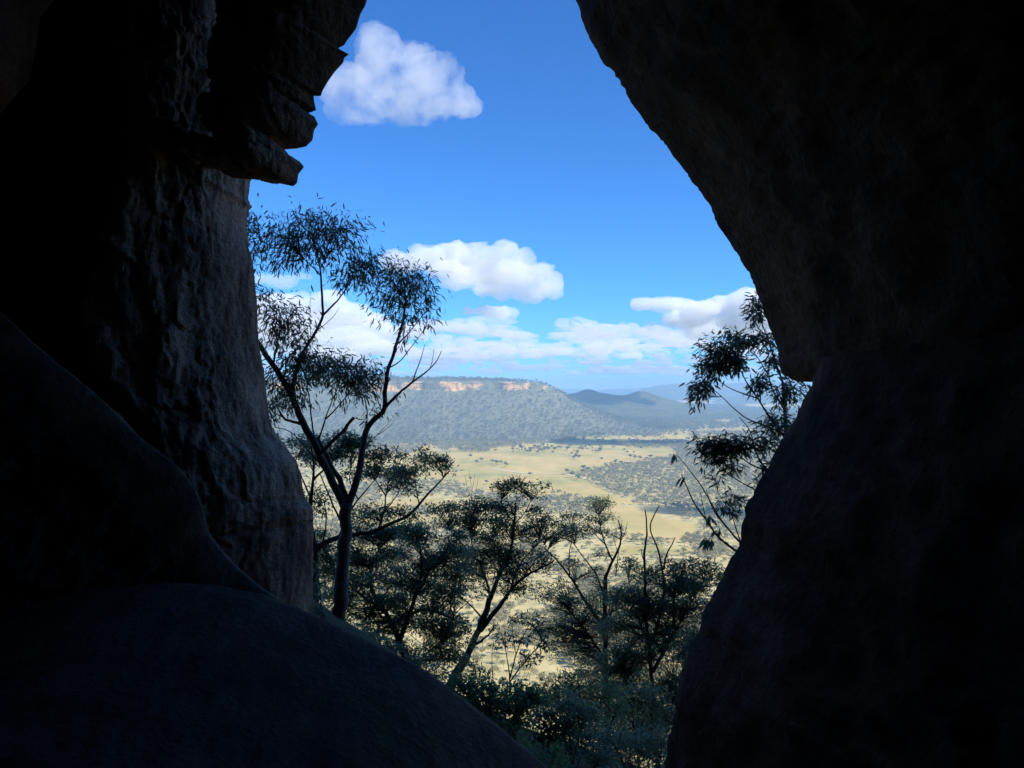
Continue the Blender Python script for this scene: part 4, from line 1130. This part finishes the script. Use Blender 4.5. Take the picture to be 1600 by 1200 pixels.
# --- gum on the right, behind the rock edge
B = Gum('gum_tree', 'gum tree leaning out from behind the right rock edge with hanging leaf clusters', (1330, 1690), 8.6, 18, leaf=M_LEAF, dens=1.9, grow=1.35, jit=0.26, L=0.085, aspect=0.2, droop=0.7)
B.branch([(1330, 1690), (1325, 1300), (1290, 1030), (1262, 900), (1245, 800), (1238, 740), (1232, 690), (1226, 640), (1224, 600)], 16, 6, 'trunk', y0=8.6, dy=0.2)
B.branch([(1262, 905), (1200, 885), (1150, 861), (1122, 841), (1103, 811), (1084, 788), (1072, 758), (1065, 741)], 8, 1.8, dy=-0.5)
B.branch([(1250, 880), (1190, 872), (1158, 850), (1128, 815), (1108, 781), (1092, 753), (1066, 720), (1058, 712)], 6, 1.2, dy=0.3)
B.branch([(1128, 815), (1112, 795), (1104, 765)], 2.4, 1)
B.branch([(1158, 850), (1142, 800), (1122, 770)], 2.6, 1)
B.branch([(1190, 872), (1168, 820), (1163, 790)], 3, 1.2)
B.branch([(1103, 811), (1098, 790), (1094, 768)], 1.8, 0.8)
B.branch([(1245, 800), (1200, 772), (1172, 762), (1149, 748), (1128, 735), (1115, 715)], 4, 1.4)
B.branch([(1240, 760), (1195, 735), (1180, 704), (1172, 670), (1155, 652)], 4, 1.2)
B.branch([(1195, 735), (1168, 724), (1146, 702), (1130, 690)], 3, 1.2)
B.branch([(1232, 690), (1214, 668), (1200, 647), (1184, 622), (1168, 600), (1155, 575)], 5, 1.8)
B.branch([(1230, 680), (1199, 666), (1168, 656), (1145, 637), (1126, 618), (1110, 605)], 3.5, 1.2)
B.branch([(1226, 640), (1207, 610), (1200, 585), (1204, 560)], 4, 1.4)
B.branch([(1184, 622), (1150, 612), (1126, 598), (1110, 585)], 2.6, 1)
B.branch([(1224, 600), (1205, 545), (1190, 505), (1184, 480)], 4, 1.2)
B.branch([(1200, 585), (1185, 560), (1170, 540)], 2.4, 1)
B.clumps([(1132, 548, 30, 20, 330), (1152, 530, 26, 14, 210), (1112, 574, 24, 17, 230), (1140, 570, 22, 12, 130), (1093, 606, 16, 12, 110), (1083, 622, 10, 10, 60), (1184, 476, 15, 18, 130), (1174, 498, 12, 10, 60), (1190, 530, 20, 12, 110), (1185, 598, 16, 14, 120), (1206, 562, 12, 18, 110), (1232, 612, 22, 18, 200),
          (1214, 668, 26, 18, 240), (1200, 690, 18, 12, 90), (1112, 690, 26, 12, 170), (1135, 700, 26, 14, 190), (1122, 716, 24, 14, 170), (1165, 690, 20, 14, 120), (1150, 725, 18, 10, 70), (1195, 726, 14, 12, 60), (1146, 782, 15, 13, 70), (1142, 802, 13, 8, 40), (1118, 745, 10, 9, 26), (1096, 700, 12, 9, 30), (1190, 755, 10, 10, 30)], up=0.3, twig=0.9)
# the few leaves that hang singly, each built on its own
def hanging_leaves(tree, spots, name='leaf'):
    r = np.random.default_rng(91)
    V, quad, tri = leaves_np(np.zeros((1, 3)), np.array([[0, 0, -1.0]]), np.array([0.13]), np.array([0.026]), r, 0.3)
    me = mesh_np(name, V, [quad, tri], M_LEAF)
    for (px, py, n, spread) in spots:
        y = tree.depth_at((px, py))
        for k in range(n):
            o = link(name, me, tree.root)
            p = P(px + r.uniform(-spread, spread), py + r.uniform(-spread * 0.5, spread * 0.5), y + r.uniform(-0.05, 0.05))
            o.location = p - tree.base
            o.rotation_euler = (r.uniform(-0.5, 0.5), r.uniform(-0.6, 0.6), r.uniform(0, 6.28))
            s = r.uniform(0.8, 1.3); o.scale = (s, s, s)
hanging_leaves(B, [(1104, 842, 14, 7), (1112, 846, 8, 5), (1120, 828, 8, 6), (1105, 806, 8, 6), (1056, 710, 8, 4), (1068, 745, 3, 3), (1128, 790, 8, 6)])

# --- bare saplings
for (lab, base, Y, rows, sd) in [
    ('thin leafless sapling standing over the paddocks left of the centre gum', (738, 800), 30.0, [[(738, 830), (738, 790), (736, 752), (733, 735)], [(738, 795), (744, 770), (747, 745)], [(737, 780), (730, 762), (726, 742)], [(737, 770), (741, 750), (742, 738)]], 51),
    ('bare grey twiggy sapling between the pillar and the low limb', (500, 890), 14.0, [[(505, 900), (506, 860), (500, 820), (496, 790)], [(506, 860), (516, 830), (522, 800)], [(503, 840), (492, 815), (490, 795)], [(516, 830), (528, 815), (532, 800)]], 52),
    ('bare forked sapling beside the tiered gum right of centre', (962, 890), 23.0, [[(962, 900), (966, 865), (970, 835), (972, 812)], [(966, 865), (958, 840), (955, 822)], [(968, 850), (978, 830), (980, 815)]], 53)]:
    t = Gum('bare_sapling', lab, base, Y, sd, bark=M_DEADWOOD)
    for k, rw in enumerate(rows):
        t.branch(rw, 2.2 if k == 0 else 1.3, 0.6, 'trunk' if k == 0 else 'branch', y0=Y if k == 0 else None, dy=0.1)

# ------------------------------------------------------------------ haze
def box_mesh(name, x0, x1, y0, y1, z0, z1):
    V = np.array([(x, y, z) for x in (x0, x1) for y in (y0, y1) for z in (z0, z1)], float)
    Fq = np.array([(0, 1, 3, 2), (4, 6, 7, 5), (0, 4, 5, 1), (2, 3, 7, 6), (0, 2, 6, 4), (1, 5, 7, 3)])
    return mesh_np(name, V, [Fq], smooth=False)
HAZE = 9.5e-5
me = box_mesh('haze', -36000, 36000, -900, 33000, -420, 170)
m = bpy.data.materials.new('haze_air'); m.use_nodes = True
m.node_tree.nodes.clear()
pv = m.node_tree.nodes.new('ShaderNodeVolumePrincipled')
pv.inputs['Color'].default_value = (0.42, 0.70, 1.0, 1)
pv.inputs['Density'].default_value = HAZE
pv.inputs['Anisotropy'].default_value = 0.0
mo = m.node_tree.nodes.new('ShaderNodeOutputMaterial')
m.node_tree.links.new(pv.outputs[0], mo.inputs['Volume'])
me.materials.append(m)
tag(link('haze', me), 'thin blue haze filling the valley air', 'haze', kind='stuff')
#CLOUDS
# ------------------------------------------------------------------ clouds (all above the haze, base near 1000 m over the viewer)
def ico(sub):
    import bmesh
    bm = bmesh.new(); bmesh.ops.create_icosphere(bm, subdivisions=sub, radius=1.0)
    V = np.array([v.co[:] for v in bm.verts]); Fc = np.array([[v.index for v in f.verts] for f in bm.faces])
    bm.free(); return V, Fc
ICO4, ICO3 = ico(4), ico(3)

def cloud_mat(name, density, wisp=None):
    m = bpy.data.materials.new(name); m.use_nodes = True
    nt = m.node_tree; nt.nodes.clear()
    v = nt.nodes.new('ShaderNodeVolumePrincipled')
    v.inputs['Color'].default_value = (0.95, 0.95, 0.95, 1)
    v.inputs['Density'].default_value = density
    v.inputs['Anisotropy'].default_value = 0.1
    if wisp:
        f = noise(nt, mapping(nt, (1, 1, 1)), wisp[0], 7, 0.62, 0.4)
        mr = nt.nodes.new('ShaderNodeMapRange')
        mr.inputs['From Min'].default_value = wisp[1]; mr.inputs['From Max'].default_value = wisp[2]
        mr.inputs['To Min'].default_value = 0; mr.inputs['To Max'].default_value = density
        nt.links.new(f, mr.inputs['Value']); nt.links.new(mr.outputs[0], v.inputs['Density'])
    out = nt.nodes.new('ShaderNodeOutputMaterial')
    nt.links.new(v.outputs[0], out.inputs['Volume'])
    return m

def cloud(label, blobs, mat, voxel, amp, freq, seed, base_z=None, depth=0.9):
    """blobs: (x, y, z, rx, ry, rz) in metres, fused into one billowing body"""
    V0, F0 = ICO3
    Vs, Fs = [], []
    for k, (x, y, z, rx, ry, rz) in enumerate(blobs):
        Vs.append(V0 * np.array([rx, ry, rz]) + np.array([x, y, z])); Fs.append(F0 + k * len(V0))
    me = mesh_np('cloud', np.vstack(Vs), [np.vstack(Fs)])
    tmp = bpy.data.objects.new('cloud_raw', me); COL.objects.link(tmp)
    md = tmp.modifiers.new('fuse', 'REMESH'); md.mode = 'VOXEL'; md.voxel_size = voxel
    dg = bpy.context.evaluated_depsgraph_get()
    me2 = bpy.data.meshes.new_from_object(tmp.evaluated_get(dg))
    bpy.data.objects.remove(tmp); bpy.data.meshes.remove(me)
    n = len(me2.vertices)
    V = np.empty(n * 3, np.float32); me2.vertices.foreach_get('co', V); V = V.reshape(-1, 3).astype(float)
    for it, (fq, am) in enumerate(((freq, amp), (freq * 2.6, amp * 0.45), (freq * 6.5, amp * 0.2))):
        me2.vertices.foreach_set('co', V.astype(np.float32).ravel()); me2.update()
        Nm = np.empty(n * 3, np.float32); me2.vertices.foreach_get('normal', Nm); Nm = Nm.reshape(-1, 3)
        bil = 1 - 2 * np.abs(noise3(V * fq, seed + it)) ** 0.8          # round billows with sharp creases
        h = am * (0.75 * bil + 0.5 * fbm(V * fq * 0.7, 2, seed + 7 + it))
        V = V + Nm * h[:, None]
    me2.vertices.foreach_set('co', V.astype(np.float32).ravel()); me2.update()
    tmp = bpy.data.objects.new('cloud_raw', me2); COL.objects.link(tmp)
    md = tmp.modifiers.new('fuse', 'REMESH'); md.mode = 'VOXEL'; md.voxel_size = voxel * 0.8
    dg = bpy.context.evaluated_depsgraph_get()
    me3 = bpy.data.meshes.new_from_object(tmp.evaluated_get(dg))
    bpy.data.objects.remove(tmp); bpy.data.meshes.remove(me2); me2 = me3
    n = len(me2.vertices)
    V = np.empty(n * 3, np.float32); me2.vertices.foreach_get('co', V); V = V.reshape(-1, 3).astype(float)
    c = np.array([V[:, 0].mean(), V[:, 1].mean(), V[:, 2].min()])
    me2.vertices.foreach_set('co', (V - c).astype(np.float32).ravel()); me2.update()
    me2.polygons.foreach_set('use_smooth', np.ones(len(me2.polygons), bool))
    me2.materials.clear(); me2.materials.append(mat)
    me2.name = 'cloud'
    o = link('cloud', me2, loc=c)
    tag(o, label, 'cloud')
    return o

def from_px(rows, Y, depth=0.8, jitter=0.5, seed=1):
    r = np.random.default_rng(seed); out = []
    for (px, py, rx, ry) in rows:
        s = Y / F
        y = Y + r.uniform(-jitter, jitter) * rx * s
        p = P(px, py, y)
        out.append((p[0], p[1], p[2], rx * s, 0.5 * (rx + ry) * s * depth, ry * s))
    return out

cloud('puffy white cumulus with a grey base in the middle of the sky', from_px([(618, 408, 26, 12), (640, 406, 32, 15), (668, 402, 32, 18), (700, 404, 34, 18), (722, 396, 24, 15), (745, 398, 24, 16), (768, 402, 26, 16), (788, 396, 20, 14), (812, 408, 26, 16), (838, 424, 26, 16), (858, 442, 20, 16),
    (870, 462, 14, 10), (800, 432, 46, 20), (750, 425, 50, 20), (720, 440, 34, 12), (830, 455, 34, 12), (700, 420, 40, 12), (770, 452, 40, 10)], 11000, seed=1), cloud_mat('cumulus', 0.0042), 24, 85, 1 / 300.0, 601)
cloud('small grey white puff just under the puffy middle cumulus', from_px([(748, 486, 22, 7), (775, 488, 22, 10), (795, 490, 14, 6)], 11500, seed=2), cloud_mat('small_puff', 0.006), 24, 50, 1 / 260.0, 611)
cloud('ragged wispy white cloud at the top left beside the jagged overhang', from_px([(545, 140, 46, 36), (590, 70, 34, 34), (600, 110, 50, 44), (640, 120, 54, 48), (680, 125, 44, 44), (706, 155, 40, 26), (650, 165, 60, 26), (570, 165, 60, 26), (735, 165, 16, 12), (700, 105, 24, 22)], 3000, seed=3),
      cloud_mat('wispy_cloud', 0.012, (0.0065, 0.36, 0.76)), 7, 22, 1 / 60.0, 621)
cloud('broad white cloud low on the right beside the overhang edge', from_px([(1008, 474, 22, 7), (1036, 474, 26, 10), (1066, 476, 30, 12), (1098, 482, 32, 12), (1130, 476, 34, 14), (1165, 472, 36, 18), (1200, 480, 40, 22), (1240, 490, 50, 26), (1120, 504, 56, 13), (1066, 496, 34, 10), (1160, 510, 50, 15), (1100, 520, 30, 8)], 17000, seed=4),
      cloud_mat('right_cumulus', 0.005), 40, 95, 1 / 480.0, 631)
cloud('small grey puff left of the broad right hand cloud', from_px([(988, 512, 12, 7), (1000, 518, 12, 6)], 18000, seed=5), cloud_mat('grey_puff', 0.004), 30, 50, 1 / 300.0, 641)
cloud('large pale cloud behind the tall slender gum tree', from_px([(440, 470, 36, 14), (480, 472, 34, 14), (515, 468, 30, 12), (545, 485, 34, 16), (500, 500, 60, 22), (575, 505, 40, 18), (450, 520, 60, 28), (540, 530, 60, 18), (610, 522, 34, 12), (645, 516, 30, 9), (590, 545, 60, 12), (400, 500, 60, 40), (520, 556, 70, 10)], 19000, seed=6),
      cloud_mat('left_cumulus', 0.0035), 50, 110, 1 / 560.0, 651)
cloud('thin flat cloud streak behind the top leaves of the tall gum', from_px([(405, 436, 30, 8), (440, 440, 30, 9), (470, 432, 20, 6)], 14000, seed=7), cloud_mat('thin_streak', 0.002), 30, 50, 1 / 300.0, 661)
cloud('thin grey cloud streak right of the tall gum under the small puff', from_px([(690, 510, 34, 8), (730, 514, 34, 8), (665, 502, 20, 6)], 20000, seed=8), cloud_mat('grey_streak', 0.003), 40, 60, 1 / 380.0, 671)

# clouds to the right of the view, over the cave's cliff; their shadows lie on the valley and the hills
def shading_cloud(label, target, z, rx, ry, seed):
    t = (z - target[2]) / TO_SUN.z
    c = np.array(target) + np.array(TO_SUN) * t
    r = np.random.default_rng(seed); blobs = []
    for k in range(9):
        a = r.uniform(0, 6.283); q = r.uniform(0.2, 0.7)
        blobs.append((c[0] + math.cos(a) * rx * q, c[1] + math.sin(a) * ry * q, c[2] + r.uniform(0, 50), rx * 0.45, ry * 0.45, 60))
    cloud(label, blobs, M_SHADE_CLOUD, 22, 40, 1 / 200.0, seed)
M_SHADE_CLOUD = cloud_mat('flat_cumulus', 0.015)
shading_cloud('flat cumulus hidden by the right overhang, shading the far paddock', (470, 3430, -260), 900, 330, 190, 701)
shading_cloud('small cumulus hidden by the right overhang, shading the near woodland strip', (425, 1560, -260), 900, 105, 90, 711)
shading_cloud('cumulus hidden by the right overhang, shading the pointed hill', (760, 6380, -120), 1500, 430, 400, 721)

# the far bank of broken cloud along the horizon: one mass
def cloud_bank():
    r = np.random.default_rng(77)
    V0, F0 = ICO3
    Vs, Fs = [], []
    k = 0
    for i in range(340):
        Y = 15000 * (6.0 ** r.uniform(0, 1))
        z = 1050 + r.uniform(-60, 260)
        X = r.uniform(-0.5, 0.55) * Y
        w = r.uniform(220, 750) * (0.6 + Y / 60000)
        for j in range(r.integers(2, 5)):
            ww = w * r.uniform(0.45, 0.9)
            c = np.array([X + r.uniform(-1, 1) * w, Y + r.uniform(-1, 1) * w * 0.5, z + r.uniform(0, 120)])
            hgt = r.uniform(60, 170) * (0.7 + Y / 70000)
            V = V0 * np.array([ww, ww * 0.7, hgt])
            nn = noise3(V / 420.0 + c / 1000.0, 3)
            V = V * (1 + 0.52 * nn + 0.34 * noise3(V / 170.0 + 5, 4))[:, None]
            Vs.append(V + c); Fs.append(F0 + k * len(V0)); k += 1
    for i in range(190):
        Y = r.uniform(17000, 42000); z = 1000 + r.uniform(0, 420); X = r.uniform(-0.42, 0.5) * Y
        ww = r.uniform(180, 620); hgt = r.uniform(50, 130)
        V = V0 * np.array([ww, ww * 0.7, hgt]); c = np.array([X, Y, z])
        V = V * (1 + 0.5 * noise3(V / 300.0 + c / 1000.0, 13) + 0.3 * noise3(V / 130.0 + 5 + i, 14))[:, None]
        Vs.append(V + c); Fs.append(F0 + k * len(V0)); k += 1
    me = mesh_np('cloud_bank', np.vstack(Vs), [np.vstack(Fs)], cloud_mat('bank_cloud', 0.0022))
    o = link('cloud_bank', me)
    tag(o, 'bank of broken low cloud along the whole horizon', 'clouds', kind='stuff')
cloud_bank()
